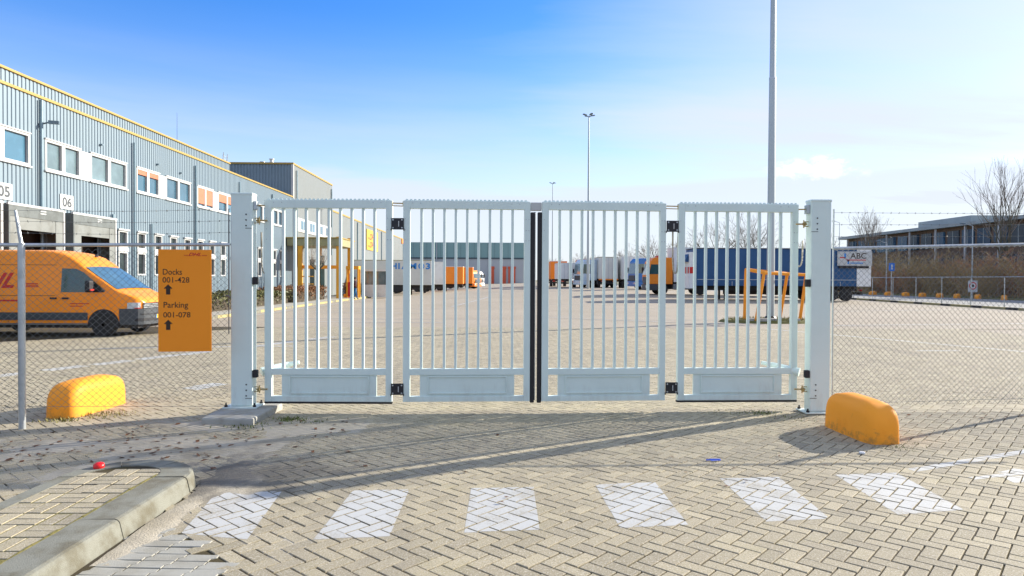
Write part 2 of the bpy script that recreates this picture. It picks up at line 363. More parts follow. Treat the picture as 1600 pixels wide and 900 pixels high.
def yardmat():
    """yard paving too far away to tell the pavers apart"""
    m, n, l, b = newmat('distant yard paving')
    pos = n.new('ShaderNodeNewGeometry').outputs['Position']
    c = mixc(n, l, ramp(n, l, nz(n, l, pos, .16, 6, .6), .35, .7), (.43,.37,.285), (.385,.33,.25))
    mp = n.new('ShaderNodeMapping'); mp.inputs['Scale'].default_value = (.05,.55,1); l.new(pos, mp.inputs[0])
    c = mixc(n, l, mth(n, l, 'MULTIPLY', ramp(n, l, nz(n, l, mp.outputs[0], 1.0, 6, .65), .52, .72), .5), c, (.24,.235,.23))
    bt = n.new('ShaderNodeTexBrick'); mp2 = n.new('ShaderNodeMapping'); mp2.inputs['Rotation'].default_value = (0,0,R_(47)); l.new(pos, mp2.inputs[0]); l.new(mp2.outputs[0], bt.inputs['Vector'])
    bt.inputs['Scale'].default_value = 1.0; bt.inputs['Brick Width'].default_value = .21; bt.inputs['Row Height'].default_value = .105; bt.inputs['Mortar Size'].default_value = .006
    bt.inputs['Color1'].default_value = (1,1,1,1); bt.inputs['Color2'].default_value = (.84,.84,.84,1); bt.inputs['Mortar'].default_value = (.45,.42,.36,1)
    c = mixc(n, l, .8, c, bt.outputs['Color'], 'MULTIPLY')
    l.new(c, b.inputs['Base Color']); b.inputs['Roughness'].default_value = .85; b.inputs['Specular IOR Level'].default_value = .3
    return m
M['yard'] = yardmat()
M['grassmat'] = surf('rough winter grass', (.13,.125,.035), .95, 0, (.20,.17,.06), .7, .7, .6, 8, world=True)
M['groundmat'] = surf('open ground', (.20,.18,.11), .95, 0, (.13,.13,.05), .05, .8, .4, 1, world=True)
M['road'] = surf('pale road asphalt', (.27,.27,.26), .85, 0, (.22,.22,.21), .3, .6, .3, 30, world=True)
M['sidewalk'] = surf('sidewalk slabs', (.40,.38,.32), .85, 0, (.32,.30,.25), .8, .6, .3, 30, world=True)
M['yellowkerb'] = surf('yellow kerb paint', (.42,.35,.15), .85, 0, (.30,.27,.15), 1.5, .7, world=True)
M['blackkerb'] = surf('black kerb paint', (.04,.038,.03), .8)
M['sand'] = surf('blown sand', (.47,.42,.325), .95, 0, (.30,.26,.185), 2.2, .8, .8, 70, world=True)
def nose_stain(m):
    n, l = m.node_tree.nodes, m.node_tree.links; b = n['Principled BSDF']; src = b.inputs['Base Color'].links[0].from_socket; pos = n.new('ShaderNodeNewGeometry').outputs['Position']
    dn = n.new('ShaderNodeVectorMath'); dn.operation = 'DISTANCE'; l.new(pos, dn.inputs[0]); dn.inputs[1].default_value = (-2.35, 5.85, 0)
    st = ramp(n, l, mth(n, l, 'ADD', dn.outputs['Value'], mth(n, l, 'MULTIPLY', nz(n, l, pos, 3.2, 7, .75), 2.4)), 2.25, 1.35)
    l.new(mixc(n, l, mth(n, l, 'MULTIPLY', st, .8), src, (.095,.088,.078)), b.inputs['Base Color'])
nose_stain(M['sand'])
M['litterred'] = surf('red plastic', (.75,.01,.01), .35)
M['litterblue'] = surf('blue plastic', (.04,.10,.55), .4)
M['litterwhite'] = surf('white plastic', (.7,.72,.74), .4)

# ================================================================== setting
def sstep(a, b, t): t = min(1, max(0, (t-a)/(b-a))); return t*t*(3-2*t)
def zg(x, y):
    """the yard is not quite level: it swells to the right and drains to the left"""
    return .62*math.exp(-((x-13)/15)**2)*sstep(38, 82, y)-.22*sstep(2, -12, x)*sstep(45, 80, y)*(1-sstep(120, 160, y))+.2*sstep(120, 170, y)*sstep(2, -12, x)
ground = MB()
ground.add([(-900,-40,-.60),(900,-40,-.60),(900,1500,-.60),(-900,1500,-.60)], [(0,1,2,3)])
struct(ground.build('ground', M['groundmat']))
g = MB(); xs = [-60+90.2*i/40 for i in range(41)]; ys = [23.6+(231-23.6)*(j/70)**1.25 for j in range(71)]
g.add([(x, y, zg(x, y)-.004) for y in ys for x in xs], [(j*41+i, j*41+i+1, (j+1)*41+i+1, (j+1)*41+i) for j in range(70) for i in range(40)])
struct(g.build('yard', M['yard'], smooth=True))
g = MB(); g.box(-60, 60, 231, 900, -.5, .05); struct(g.build('far_field', M['groundmat']))
# right-hand verge, road and grass
g = MB(); g.box(30.45, 33.6, -30, 231, -.4, -.02); struct(g.build('verge', M['grassmat']))
g = MB(); g.box(33.6, 47.4, -30, 300, -.4, -.06); struct(g.build('road', M['road']))
g = MB(); g.box(47.4, 62, -30, 300, -.4, .03); struct(g.build('grass_strip', M['grassmat']))
g = MB(); g.box(16.4, 30.25, -30, 23.6, -.4, -.02); struct(g.build('yard_edge', M['yard']))
# sidewalk along the warehouse
g = MB(); g.box(-17.3, -12.05, 27.5, 62, -.4, .10); sw = struct(g.build('sidewalk', M['sidewalk'], bevel=.02))
for i in range(34):
    k = MB(); k.box(-12.04, -11.88, 27.5+i*1.015, 27.5+i*1.015+1.0, -.3, .115); k.build('kerb_stone', M['yellowkerb'] if i % 5 else M['kerbtop'], sw, bevel=.015)
# yellow and black kerb along the right edge of the yard
kr = thing('painted_kerb', 'yellow and black painted kerb along the right edge of the yard', 'kerb', (30.35, 46, 0))
for i in range(58):
    y = 18+i*1.0
    k = MB(); k.box(30.22, 30.48, y, y+.985, -.3, .14+zg(30, y)); k.build('kerb_stone', M['blackkerb'] if i % 3 == 0 else M['yellowkerb'], kr, org=(30.35, 46, 0), bevel=.02)
# ------------------------------------------------------------------ herringbone brick pavement
g = MB(); g.box(-60, 16.4, -30, 23.6, -.5, -.0095); pavement = struct(g.build('brick_pavement', M['joint']))
UA = R_(42.7); eA = np.array([math.sin(UA), math.cos(UA)]); eB = np.array([math.cos(UA), -math.sin(UA)])
WB, LB, CH = .104, .208, .003
def in_poly(p, poly):
    r = False; n = len(poly)
    for i in range(n):
        (x0, y0), (x1, y1) = poly[i], poly[(i+1) % n]
        if (y0 > p[1]) != (y1 > p[1]) and p[0] < (x1-x0)*(p[1]-y0)/(y1-y0)+x0: r = not r
    return r
PATCH = [(-2.52, 2.9), (-1.42, 2.9), (-1.62, 3.95), (-2.02, 4.42), (-2.52, 4.66)]
ISL = (-3.52, -2.455, 5.90)          # island: left, right, nose
def in_island(x, y):
    cx = (ISL[0]+ISL[1])/2; r = (ISL[1]-ISL[0])/2
    if y < ISL[2]-r: return ISL[0]-.0 < x < ISL[1]+.0
    return (x-cx)**2+(y-(ISL[2]-r))**2 < r*r
def visible(x, y, m=1.5): return y > 2.6 and abs(x-.016*y) < .765*y+m
bricks = []                       # (cx, cy, angle, rx, ry, z, depth)
rng = random.Random(11)
for n in range(-80, 120):
    for k in range(-170, 190):
        for t in (0, 1):
            a0, b0 = (k+4*n, k) if t == 0 else (k+3+4*n, k)
            ca, cb = (a0+1, b0+.5) if t == 0 else (a0+.5, b0+1)
            x = (ca*eA[0]+cb*eB[0])*WB+1.0; y = (ca*eA[1]+cb*eB[1])*WB+7.0
            if not (2.6 < y < 23.7) or not visible(x, y): continue
            if in_island(x, y) or in_poly((x, y), PATCH) or x > 16.3: continue
            if -2.56 < x < -2.44 and y < 5.6: continue
            ang = math.pi/2-UA if t == 0 else -UA
            j = 1.0 if y < 12 else .4
            sink = -.0035*math.exp(-((x+1.55)**2+(y-4.25)**2)/.10)-.0025*abs(mnoise.noise((x*.9, y*.9, 3)))
            bricks.append((x+rng.gauss(0, .0009), y+rng.gauss(0, .0009), ang+rng.gauss(0, .008)*j,
                           rng.gauss(0, .007)*j, rng.gauss(0, .004)*j, sink+rng.gauss(0, .0011)*j))
bricks.sort(key=lambda q: q[0]**2+q[1]**2)
hl, hw = (LB-.0105)/2, (WB-.0105)/2
def brickverts():
    out = []
    for (a, b, z) in ((hl-CH, hw-CH, 0), (hl, hw, -.0025), (hl, hw, -.03)):
        out += [(-a, -b, z), (a, -b, z), (a, b, z), (-a, b, z)]
    return np.array(out)
BV = brickverts()
BF = [(0,1,2,3)]+[(4+i, 4+(i+1) % 4, (i+1) % 4, i) for i in range(4)]+[(8+i, 8+(i+1) % 4, 4+(i+1) % 4, 4+i) for i in range(4)]
bme = bpy.data.meshes.new('brick'); bme.from_pydata([tuple(v) for v in BV], [], BF); bme.materials.append(M['paver'])
def brickmat(b):
    x, y, ang, rx, ry, z = b
    return Matrix.Translation((x, y, z)) @ Matrix.Rotation(ang, 4, 'Z') @ Matrix.Rotation(rx, 4, 'X') @ Matrix.Rotation(ry, 4, 'Y')
def in_frame(b): return b[1] > 3.75 and abs(b[0]-.016*b[1]) < .755*b[1]-.02
singles = [b for b in bricks if in_frame(b)][:300]; sset = set(id(b) for b in singles)
for b in singles:
    o = bpy.data.objects.new('brick', bme); COL.objects.link(o); o.parent = pavement; o.matrix_local = brickmat(b)
def mass(bl, name, parent, V=BV, Fq=BF, mat=None):
    n = len(bl); allv = np.empty((n*len(V), 3)); tint = np.repeat([rng.random() for _ in bl], len(Fq))
    for i, b in enumerate(bl):
        m = np.array(brickmat(b)); allv[i*len(V):(i+1)*len(V)] = V@m[:3,:3].T+m[:3,3]
    fa = np.array(Fq); faces = (fa[None]+(np.arange(n)*len(V))[:,None,None]).reshape(-1, 4)
    me = bpy.data.meshes.new(name); me.vertices.add(len(allv)); me.vertices.foreach_set('co', allv.ravel())
    me.loops.add(faces.size); me.loops.foreach_set('vertex_index', faces.ravel())
    me.polygons.add(len(faces)); me.polygons.foreach_set('loop_start', np.arange(len(faces))*4); me.polygons.foreach_set('loop_total', np.full(len(faces), 4))
    me.polygons.foreach_set('use_smooth', np.zeros(len(faces), bool)); me.update(calc_edges=True); at = me.attributes.new('tint', 'FLOAT', 'FACE'); at.data.foreach_set('value', tint)
    me.materials.append(mat or M['paver_mass']); o = bpy.data.objects.new(name, me); COL.objects.link(o); o.parent = parent
    return stuff(o)
mass([b for b in bricks if id(b) not in sset], 'bricks', pavement)

# interlocking grey pavers by the kerb
PV = [(0,0),(.2,0),(.2,.040),(.228,.062),(.228,.102),(.028,.102),(.028,.062),(0,.040)]
def pavermesh():
    m = MB(); n = len(PV); cx, cy = .114, .051; sc = lambda p, s: (cx+(p[0]-cx)*s[0], cy+(p[1]-cy)*s[1])
    top = [(*sc(p, (.945, .90)), 0) for p in PV]; rim = [(*sc(p, (.975, .955)), -.004) for p in PV]; bot = [(a, b, -.03) for a, b, _ in rim]
    m.add(top+rim+bot, [tuple(range(n))]+[(n+i, n+(i+1) % n, (i+1) % n, i) for i in range(n)]+[(2*n+i, 2*n+(i+1) % n, n+(i+1) % n, n+i) for i in range(n)])
    return m
pb = MB(); pb.poly([(a, b, -.0065) for a, b in PATCH]); pb.build('paver_bed', M['joint'], pavement)
proto = None; PA = R_(-3)
for i in range(-6, 9):
    for j in range(-3, 19):
        u, v = i*.202+j*.028, j*.104
        x = -2.52+u*math.cos(PA)-v*math.sin(PA); y = 2.95+u*math.sin(PA)+v*math.cos(PA)
        c = (x+.114, y+.051)
        if not in_poly(c, PATCH) or x < -2.47: continue
        if proto is None: proto = pavermesh().build('paver', M['greypaver'], pavement); o = proto
        else: o = proto.copy(); COL.objects.link(o)
        o.location = (x, y, rng.gauss(-.002, .0015)); o.rotation_euler = (rng.gauss(0, .008), rng.gauss(0, .008), PA)

# ------------------------------------------------------------------ painted markings, clipped to the bricks they lie on
def clip(poly, q):
    out = poly
    area = sum(q[i][0]*q[(i+1) % len(q)][1]-q[(i+1) % len(q)][0]*q[i][1] for i in range(len(q)))
    if area < 0: q = q[::-1]
    for i in range(len(q)):
        a, b = q[i], q[(i+1) % len(q)]; res = []
        side = lambda p: (b[0]-a[0])*(p[1]-a[1])-(b[1]-a[1])*(p[0]-a[0])
        for j in range(len(out)):
            p, r = out[j], out[(j+1) % len(out)]; sp, sr = side(p), side(r)
            if sp >= 0: res.append(p)
            if (sp >= 0) != (sr >= 0):
                t = sp/(sp-sr); res.append(tuple(p[k]+t*(r[k]-p[k]) for k in range(len(p))))
        out = res
        if not out: return []
    return out
def marking(quad, name='painted_block'):
    cx = sum(p[0] for p in quad)/len(quad); cy = sum(p[1] for p in quad)/len(quad)
    rad = max(math.hypot(p[0]-cx, p[1]-cy) for p in quad)+.15
    mb = MB()
    for b in bricks:
        if math.hypot(b[0]-cx, b[1]-cy) > rad: continue
        m = brickmat(b)
        top = [tuple(m @ Vector((sx*(hl-.001), sy*(hw-.001), .0009))) for sx, sy in ((-1,-1),(1,-1),(1,1),(-1,1))]
        pl = clip(top, quad)
        if len(pl) > 2: mb.poly(pl)
    if mb.f: mb.build(name, M['paint'], pavement)
BLK = [[(-2.245,5.36),(-1.742,5.385),(-1.645,4.40),(-2.12,4.50)], [(-1.18,5.415),(-.735,5.435),(-.730,4.445),(-1.215,4.39)],
       [(-.237,5.465),(.272,5.495),(.268,4.555),(-.24,4.51)], [(.787,5.565),(1.30,5.625),(1.305,4.645),(.822,4.59)],
       [(1.88,5.735),(2.405,5.78),(2.355,4.77),(1.875,4.705)], [(2.93,5.84),(3.51,5.91),(3.44,4.94),(2.89,4.84)],
       [(3.99,5.0),(4.5,5.06),(4.48,4.80),(3.96,4.86)]]
for q in BLK: marking(q)
for q in ([(3.70,5.93),(5.6,6.74),(5.57,6.84),(3.68,6.02)],): marking(q, 'painted_line')
for q in ([(4.06,5.70),(4.9,5.93),(4.9,6.01),(4.05,5.76)], [(4.33,5.60),(4.75,5.72),(4.62,5.83),(4.36,5.76)], [(4.50,5.86),(4.72,5.98),(4.66,6.03),(4.42,5.92)],
          [(3.70,4.42),(3.9,4.45),(3.9,4.36),(3.70,4.33)]): marking(q, 'painted_arrow_piece')
dd = (.40, .92)
for (x, y, L) in [(-8.75,11.35,.75),(-8.30,12.4,.75),(-7.9,13.2,.8),(-7.5,14.1,.9),(-7.05,14.95,.8),(-6.3,16.4,.9),(-5.9,17.4,.9),(-5.3,18.8,1.0),(-4.75,10.35,.62)]:
    w = .17
    marking([(x-w*.92, y+w*.4), (x+w*.92, y-w*.4), (x+w*.92+dd[0]*L, y-w*.4+dd[1]*L), (x-w*.92+dd[0]*L, y+w*.4+dd[1]*L)], 'painted_dash')
marking([(-9.6,16.2),(-5.2,16.9),(-5.2,17.05),(-9.6,16.35)], 'painted_line')
marking([(-3.9,5.0),(-3.55,5.06),(-3.55,4.55),(-4.1,4.5)], 'painted_block')
marking([(10.1,16.15),(11.2,16.25),(11.2,16.4),(10.1,16.3)], 'painted_dash')
marking([(9.2,23.4),(13.9,13.2),(14.05,13.26),(9.35,23.46)], 'painted_line')
def yardline(pts, w=.14):
    mb = MB()
    (x0, y0), (x1, y1) = pts; d = Vector((x1-x0, y1-y0)).normalized(); p = Vector((-d.y, d.x))*w/2
    N = max(1, int(math.hypot(x1-x0, y1-y0)/2)); 
    for i in range(N):
        q = []
        for t, s in ((i/N, -1), (i/N, 1), ((i+1)/N, 1), ((i+1)/N, -1)):
            x, y = x0+(x1-x0)*t+p.x*s, y0+(y1-y0)*t+p.y*s; q.append((x, y, zg(x, y)+.010))
        mb.poly(q[::-1])
    mb.build('painted_line', M['paint'], bpy.data.objects['yard'], fixn=True)
for q in (((-11.2,30),(-10.6,58)), ((-9.5,34),(-3.2,33)), ((-8.6,26.5),(-2.2,26.1)), ((-3,41),(-1,60)), ((2,30),(9.4,25.0)), ((12.6,25.2),(26,27.6)), ((16,36),(29,40)), ((5,48),(12,47.6))): yardline(q)

# ------------------------------------------------------------------ kerbed traffic island
isl = struct(MB().box(ISL[0]+.08, ISL[1]-.2, 1.2, ISL[2]-.55, -.3, .1165).build('traffic_island', M['mossy']))
icx, ir = (ISL[0]+ISL[1])/2, (ISL[1]-ISL[0])/2; icy = ISL[2]-ir
KW, KH = .285, .125
g = MB(); g.lathe([(ir-.12, -.3), (ir-.12, .1165)], (icx, icy, 0), 'z', 24); g.build('nose_fill', M['joint'], isl)
def kerbseg(pts_out, pts_in, name='kerb_stone'):
    """battered outer face, rounded arris, flat top"""
    n = len(pts_out); V = []; m = MB()
    for (ox, oy), (ix, iy) in zip(pts_out, pts_in):
        dx, dy = ix-ox, iy-oy
        for t, z in ((-.02, -.2), (0, .0), (.085, KH-.022), (.13, KH-.006), (.20, KH), (1, KH), (1, -.2)): V.append((ox+dx*t, oy+dy*t, z+rng.gauss(0, .0012)))
    Fq = [(i*7+k, i*7+k+1, (i+1)*7+k+1, (i+1)*7+k) for i in range(n-1) for k in range(6)]+[tuple(range(7)), tuple(range((n-1)*7+6, (n-1)*7-1, -1))]
    m.add(V, Fq); return m.build(name, M['kerbtop'], isl, fixn=True)
yy = 1.4
ends = [1.4, 2.4, 3.4, 4.42, 5.36]
for a, b in zip(ends[:-1], ends[1:]):
    kerbseg([(ISL[1], a+.004), (ISL[1], (a+b)/2), (ISL[1], b-.004)], [(ISL[1]-KW, a+.004), (ISL[1]-KW, (a+b)/2), (ISL[1]-KW, b-.004)])
    kerbseg([(ISL[0], a+.004), (ISL[0], (a+b)/2), (ISL[0], b-.004)], [(ISL[0]+.15, a+.004), (ISL[0]+.15, (a+b)/2), (ISL[0]+.15, b-.004)])
for a0, a1 in ((0, 62), (62, 120), (120, 180)):
    A = [R_(a0+.4+(a1-a0-.8)*t/6) for t in range(7)]
    kin = lambda a: KW+(.15-KW)*max(0, min(1, a/math.pi))
    kerbseg([(icx+ir*math.cos(a), icy+ir*math.sin(a)) for a in A], [(icx+(ir-kin(a))*math.cos(a), icy+(ir-kin(a))*math.sin(a)) for a in A])
# bricks of the island: blocks of two laid alternately
ib = []
x0i, x1i = ISL[0]+.155, ISL[1]-KW-.012
nr = 0; y = 2.0
while y < 5.95:
    x = x1i; c = 0
    while x > x0i-.02:
        if (nr+c) % 2 == 0:
            for s in (0, 1): ib.append((x-.106, y+.053+s*.106, 0.0))
        else:
            for s in (0, 1): ib.append((x-.053-s*.106, y+.106, math.pi/2))
        x -= .212; c += 1
    y += .212; nr += 1
for (x, y, a) in ib:
    if x < x0i+.03: continue
    if y > icy and math.hypot(x-icx, y-icy) > ir-.05-kin(math.atan2(y-icy, x-icx)): continue
    o = bpy.data.objects.new('brick', bme); COL.objects.link(o); o.parent = isl
    o.location = (x, y, KH-.004+rng.gauss(0, .0015)); o.rotation_euler = (rng.gauss(0, .008), rng.gauss(0, .006), a+rng.gauss(0, .006))
m = MB()
for s in (0,):
    pts = [(ISL[1]-KW-.006, 1.5+i*.08, KH-.006+rng.gauss(0, .003)) for i in range(50)]
    for p, q in zip(pts[:-1], pts[1:]): m.tube(p, q, .009+rng.random()*.005, n=5)
stuff(m.build('joint_moss', M['mossy'], isl))

# ------------------------------------------------------------------ blown sand, leaves, weeds
def fbm(x, y, s, seed=0.0): return mnoise.fractal((x*s, y*s, seed), 1.0, 2.0, 5)
def sandheight(x, y):
    h = -.012
    def blob(cx, cy, rx, ry, amp, rot=0):
        ca, sa = math.cos(rot), math.sin(rot); u = ((x-cx)*ca+(y-cy)*sa)/rx; v = (-(x-cx)*sa+(y-cy)*ca)/ry
        return amp*math.exp(-(u*u+v*v))
    h += blob(-2.25, 7.75, 1.0, .45, .020, .12)+blob(-2.9, 6.75, 1.0, .42, .019, .1)+blob(-2.2, 5.9, .45, .5, .014)+blob(-4.2, 6.9, 1.1, .35, .014, .1)
    h += blob(-2.36, 4.9, .12, 1.0, .020)+blob(-3.75, 5.9, .5, .5, .012)+blob(-3.4, 7.9, .5, .25, .018)
    return h+.011*fbm(x, y, 1.6, 2.2)+.004*fbm(x, y, 7, 5.1)
m = MB(); st = .032; nx, ny = int(4.4/st), int(4.6/st)
H_ = [[sandheight(-5.4+i*st, 4.0+j*st) for i in range(nx)] for j in range(ny)]
idx = {}
V = []; Fq = []
for j in range(ny-1):
    for i in range(nx-1):
        if max(H_[j][i], H_[j][i+1], H_[j+1][i], H_[j+1][i+1]) < -.007: continue
        if in_island(-5.4+i*st, 4.0+j*st): continue
        q = []
        for a, b in ((i, j), (i+1, j), (i+1, j+1), (i, j+1)):
            if (a, b) not in idx: idx[(a, b)] = len(V); V.append((-5.4+a*st, 4.0+b*st, min(H_[b][a], .012)))
            q.append(idx[(a, b)])
        Fq.append(q)
m.add(V, Fq); o = stuff(m.build('blown_sand', M['sand'], smooth=True)); o['label'] = 'pale sand blown over the bricks by the left gate post'; o['category'] = 'sand'
def leafmesh(seed, n, area, mat, name, label, size=(.018, .045), flat=.5):
    r = random.Random(seed); m = MB()
    for _ in range(n):
        x, y = area(r); s = r.uniform(*size); a = r.uniform(0, 6.28); z = .006+r.random()*.006; t = r.uniform(-flat, flat)
        ca, sa = math.cos(a), math.sin(a)
        P = [(-s, 0, 0), (-.2*s, -.5*s, t*s*.5), (s, 0, abs(t)*s*.6), (-.1*s, .5*s, abs(t)*s*.7)]
        if in_island(x, y): z += KH
        m.add([(x+p[0]*ca-p[1]*sa, y+p[0]*sa+p[1]*ca, z+p[2]) for p in P], [(0,1,2,3)])
    o = stuff(m.build(name, mat)); o['label'] = label; o['category'] = 'leaves'; return o
leafmesh(1, 190, lambda r: (r.uniform(-5.3, -2.6), r.gauss(6.7, .35)) if r.random() < .7 else (r.uniform(-4.6,-1.2), r.uniform(6.0,8.2)), M['deadleaf'], 'fallen_leaves', 'brown dead leaves scattered on the dirty bricks left of the gate')
leafmesh(2, 34, lambda r: (r.uniform(4.4, 8), r.gauss(8.35, .10)), M['deadleaf'], 'fallen_leaves', 'brown leaves caught along the foot of the right fence')
leafmesh(3, 22, lambda r: (r.uniform(-1.5, 3.5), r.uniform(5, 8)), M['deadleaf'], 'fallen_leaves', 'few dry leaf scraps on the bricks before the gate', (.01,.03))
def weeds(seed, pts, name, label, mat, h=.05):
    r = random.Random(seed); m = MB()
    for (x, y, rad, n) in pts:
        for _ in range(n):
            px, py = x+r.gauss(0, rad), y+r.gauss(0, rad*.6); a = r.uniform(0, 6.28); L = r.uniform(.4, 1)*h; w = L*.16
            dx, dy = math.cos(a)*L*.7, math.sin(a)*L*.7
            m.add([(px-w*math.sin(a), py+w*math.cos(a), 0), (px+w*math.sin(a), py-w*math.cos(a), 0), (px+dx, py+dy, L*.8)], [(0,1,2)])
    o = stuff(m.build(name, mat)); o['label'] = label; o['category'] = 'weeds'; return o
weeds(4, [(-2.52, 8.12, .10, 160), (-2.3, 8.0, .12, 60), (-2.9, 7.75, .18, 80)], 'weeds', 'small green weeds beside the left gate post footing', M['weed'])
weeds(5, [(3.35, 8.55, .12, 160), (3.6, 8.3, .2, 70), (3.0, 8.6, .2, 40)], 'weeds', 'green moss and weeds left of the right gate post', M['weed'], .035)
weeds(6, [(-5.0, 8.35, .22, 240), (-5.2, 8.05, .10, 80)], 'weeds', 'dry weeds along the foot of the left yellow block', M['straw'], .06)
weeds(7, [(4.0, 6.75, .12, 60), (4.15, 6.9, .1, 40)], 'weeds', 'sparse weeds at the near foot of the right yellow block', M['weed'], .03)
# ================================================================== gate
GZ = dict(b0=.135, b1=.205, m0=.475, m1=.555, t0=2.585, t1=2.685)
def gate_leaf(gate, org, p0, p1, rubber_bottom=False, rubber_side=None, cap=None):
    L = math.hypot(p1[0]-p0[0], p1[1]-p0[1]); rz = math.atan2(p1[1]-p0[1], p1[0]-p0[0])
    D = .07; sl, sr = .088, .080
    fr = MB()
    fr.box(0, sl, 0, D, GZ['b0'], GZ['t1']); fr.box(L-sr, L, 0, D, GZ['b0'], GZ['t1'])
    fr.box(sl-.001, L-sr+.001, .003, D-.003, GZ['b0'], GZ['b1']); fr.box(sl-.001, L-sr+.001, .003, D-.003, GZ['m0'], GZ['m1'])
    fr.box(sl-.001, L-sr+.001, -.004, D+.004, GZ['t0'], GZ['t1']+.002)
    leaf = fr.build('gate_leaf', M['gate'], gate, bevel=.004)
    leaf.location = (p0[0]-org[0], p0[1]-org[1], 0); leaf.rotation_euler = (0, 0, rz)
    n = 9; step = (L-sl-sr)/(n+1)
    bm_ = MB().box(-.0165, .0165, .016, .054, GZ['m1']-.001, GZ['t0']+.001); first = None
    for i in range(n):
        if first is None: first = bm_.build('bar', M['gate_bar'], leaf, bevel=.003); o = first
        else: o = first.copy(); COL.objects.link(o)
        o.location = (sl+step*(i+1)-.003, 0, 0)
    k = MB(); a, b = sl+.125, L-sr-.118
    k.box(a, b, .020, .046, GZ['b1']-.001, GZ['m0']+.001)
    kp = k.build('kick_panel', M['gate'], leaf)
    f = MB(); A, B_, z0, z1 = a+.095, b-.095, GZ['b1']+.028, GZ['m0']-.012
    for q in ((A, A+.018, z0, z1), (B_-.018, B_, z0, z1), (A+.018, B_-.018, z1-.018, z1), (A+.018, B_-.018, z0, z0+.018)): f.box(q[0], q[1], .004, .0195, q[2], q[3])
    f.build('panel_frame', M['gate'], kp, bevel=.003)
    t = MB(); s = .052; x = .02
    while x < L-.05:
        t.prism([(x, GZ['t1']), (x+s*.96, GZ['t1']), (x+s*.68, GZ['t1']+.024), (x+s*.28, GZ['t1']+.024)], .028, .034, 'y'); x += s
    t.box(.015, L-.02, .026, .036, GZ['t1']-.01, GZ['t1']+.008)
    t.build('toothed_strip', M['gate'], leaf)
    if rubber_bottom: MB().box(-.005, L+.002, .004, D-.004, GZ['b0']-.026, GZ['b0']-.001).build('bottom_rubber', M['rubber'], leaf, bevel=.004)
    if rubber_side:
        x0_ = L+.001 if rubber_side > 0 else -.056
        MB().box(x0_, x0_+.055, .006, D-.006, GZ['b0']-.02, GZ['t0']-.03).build('edge_rubber', M['rubber'], leaf, bevel=.012)
    bl = MB()
    for xx in (sl*.3, L-sr*.7, L-sr*.25):
        for zz in (2.46, 2.32, 2.19): bl.tube((xx, .001, zz), (xx, -.005, zz), .006, n=6)
    for xx in (.12, .22, L-.14, L-.24): bl.tube((xx, -.003, GZ['t1']-.03), (xx, -.009, GZ['t1']-.03), .006, n=6)
    stuff(bl.build('rivets', M['zinc'], leaf))
    return leaf
def hinge(gate, org, x, y, z, rz):
    h = MB().cbox((0,0,0), (.158, .014, .145)); o = h.build('hinge', M['blackmetal'], gate, bevel=.004); o.location = (x-org[0], y-org[1], z); o.rotation_euler = (0, 0, rz)
    q = MB()
    for a in (-.056, .056):
        for b in (-.05, .05): q.tube((a, -.007, b), (a, -.013, b), .010, n=8)
    q.build('hinge_bolts', M['zinc'], o)
    MB().box(.010, .020, -.0095, -.0075, -.035, .035).build('hinge_slit', M['white'], o)  # white strip drawn as the slit in the hinge plate
    MB().box(-.085, -.075, -.006, .02, -.085, -.06).box(.075, .085, -.006, .02, -.085, -.06).build('hinge_stop', M['blackmetal'], o)
def linkrod(gate, org, a, b, z):
    m = MB(); m.tube((a[0]-org[0], a[1]-org[1]+.03, z), (b[0]-org[0], b[1]-org[1]+.03, z-.004), .008, n=8)
    m.tube((a[0]-org[0], a[1]-org[1]+.01, z-.035), (b[0]-org[0], b[1]-org[1]+.01, z-.04), .006, n=8)
    o = m.build('link_rod', M['brass'], gate)
    for p in (a, b):
        MB().cbox((p[0]-org[0], p[1]-org[1]+.03, z-.005), (.05, .04, .055)).build('rod_clevis', M['brass'], o, bevel=.006)
LG = thing('folding_gate', 'left half of the grey steel folding gate, two barred leaves hung on the left post', 'gate', (-2.99, 8.58, 0), 0, 'halves of the folding gate')
RG = thing('folding_gate', 'right half of the grey steel folding gate, two barred leaves hung on the right post', 'gate', (3.87, 8.74, 0), 0, 'halves of the folding gate')
lo, ro = (-2.99, 8.58), (3.87, 8.74)
gate_leaf(LG, lo, (-2.99, 8.58), (-1.378, 8.555), rubber_bottom=True)
gate_leaf(LG, lo, (-1.240, 8.555), (.372, 8.62), rubber_side=1)
gate_leaf(RG, ro, (.520, 8.61), (2.130, 8.70), rubber_side=-1)
gate_leaf(RG, ro, (2.290, 8.70), (3.872, 8.745), rubber_bottom=True)
for g_, o_, xa, ya in ((LG, lo, -1.309, 8.545), (RG, ro, 2.210, 8.690)):
    for z in (2.39, .30): hinge(g_, o_, xa, ya, z, .02)
linkrod(LG, lo, (-1.40, 8.555), (-1.225, 8.555), 2.655); linkrod(RG, ro, (2.10, 8.70), (2.31, 8.70), 2.655)
MB().box(.374-lo[0], .512-lo[0], 8.63-lo[1], 8.69-lo[1], 2.575, 2.68).build('meeting_cap', M['white'], LG, bevel=.006)
MB().tube((.43-lo[0], 8.66-lo[1], .15), (.43-lo[0], 8.66-lo[1], 2.56), .012, n=8).build('lock_rod', M['zinc'], LG)
def loopcable(g_, o_, x, y, z, w, d):
    P = []
    for i in range(17):
        t = i/16; a = math.pi*t
        P.append((x-o_[0]+w*(1-math.cos(a))/2, y-o_[1]+.03, z-d*math.sin(a)**.55))
    m = MB(); m.tube((P[0][0], P[0][1], P[0][2]+.18), P[0], .011, n=6); m.path(P, .009, 6); m.tube(P[-1], (P[-1][0], P[-1][1], P[-1][2]+.12), .009, n=6)
    m.build('loop_cable', M['cable'], g_, smooth=True)
loopcable(LG, lo, -3.045, 8.60, 2.10, .075, .34)
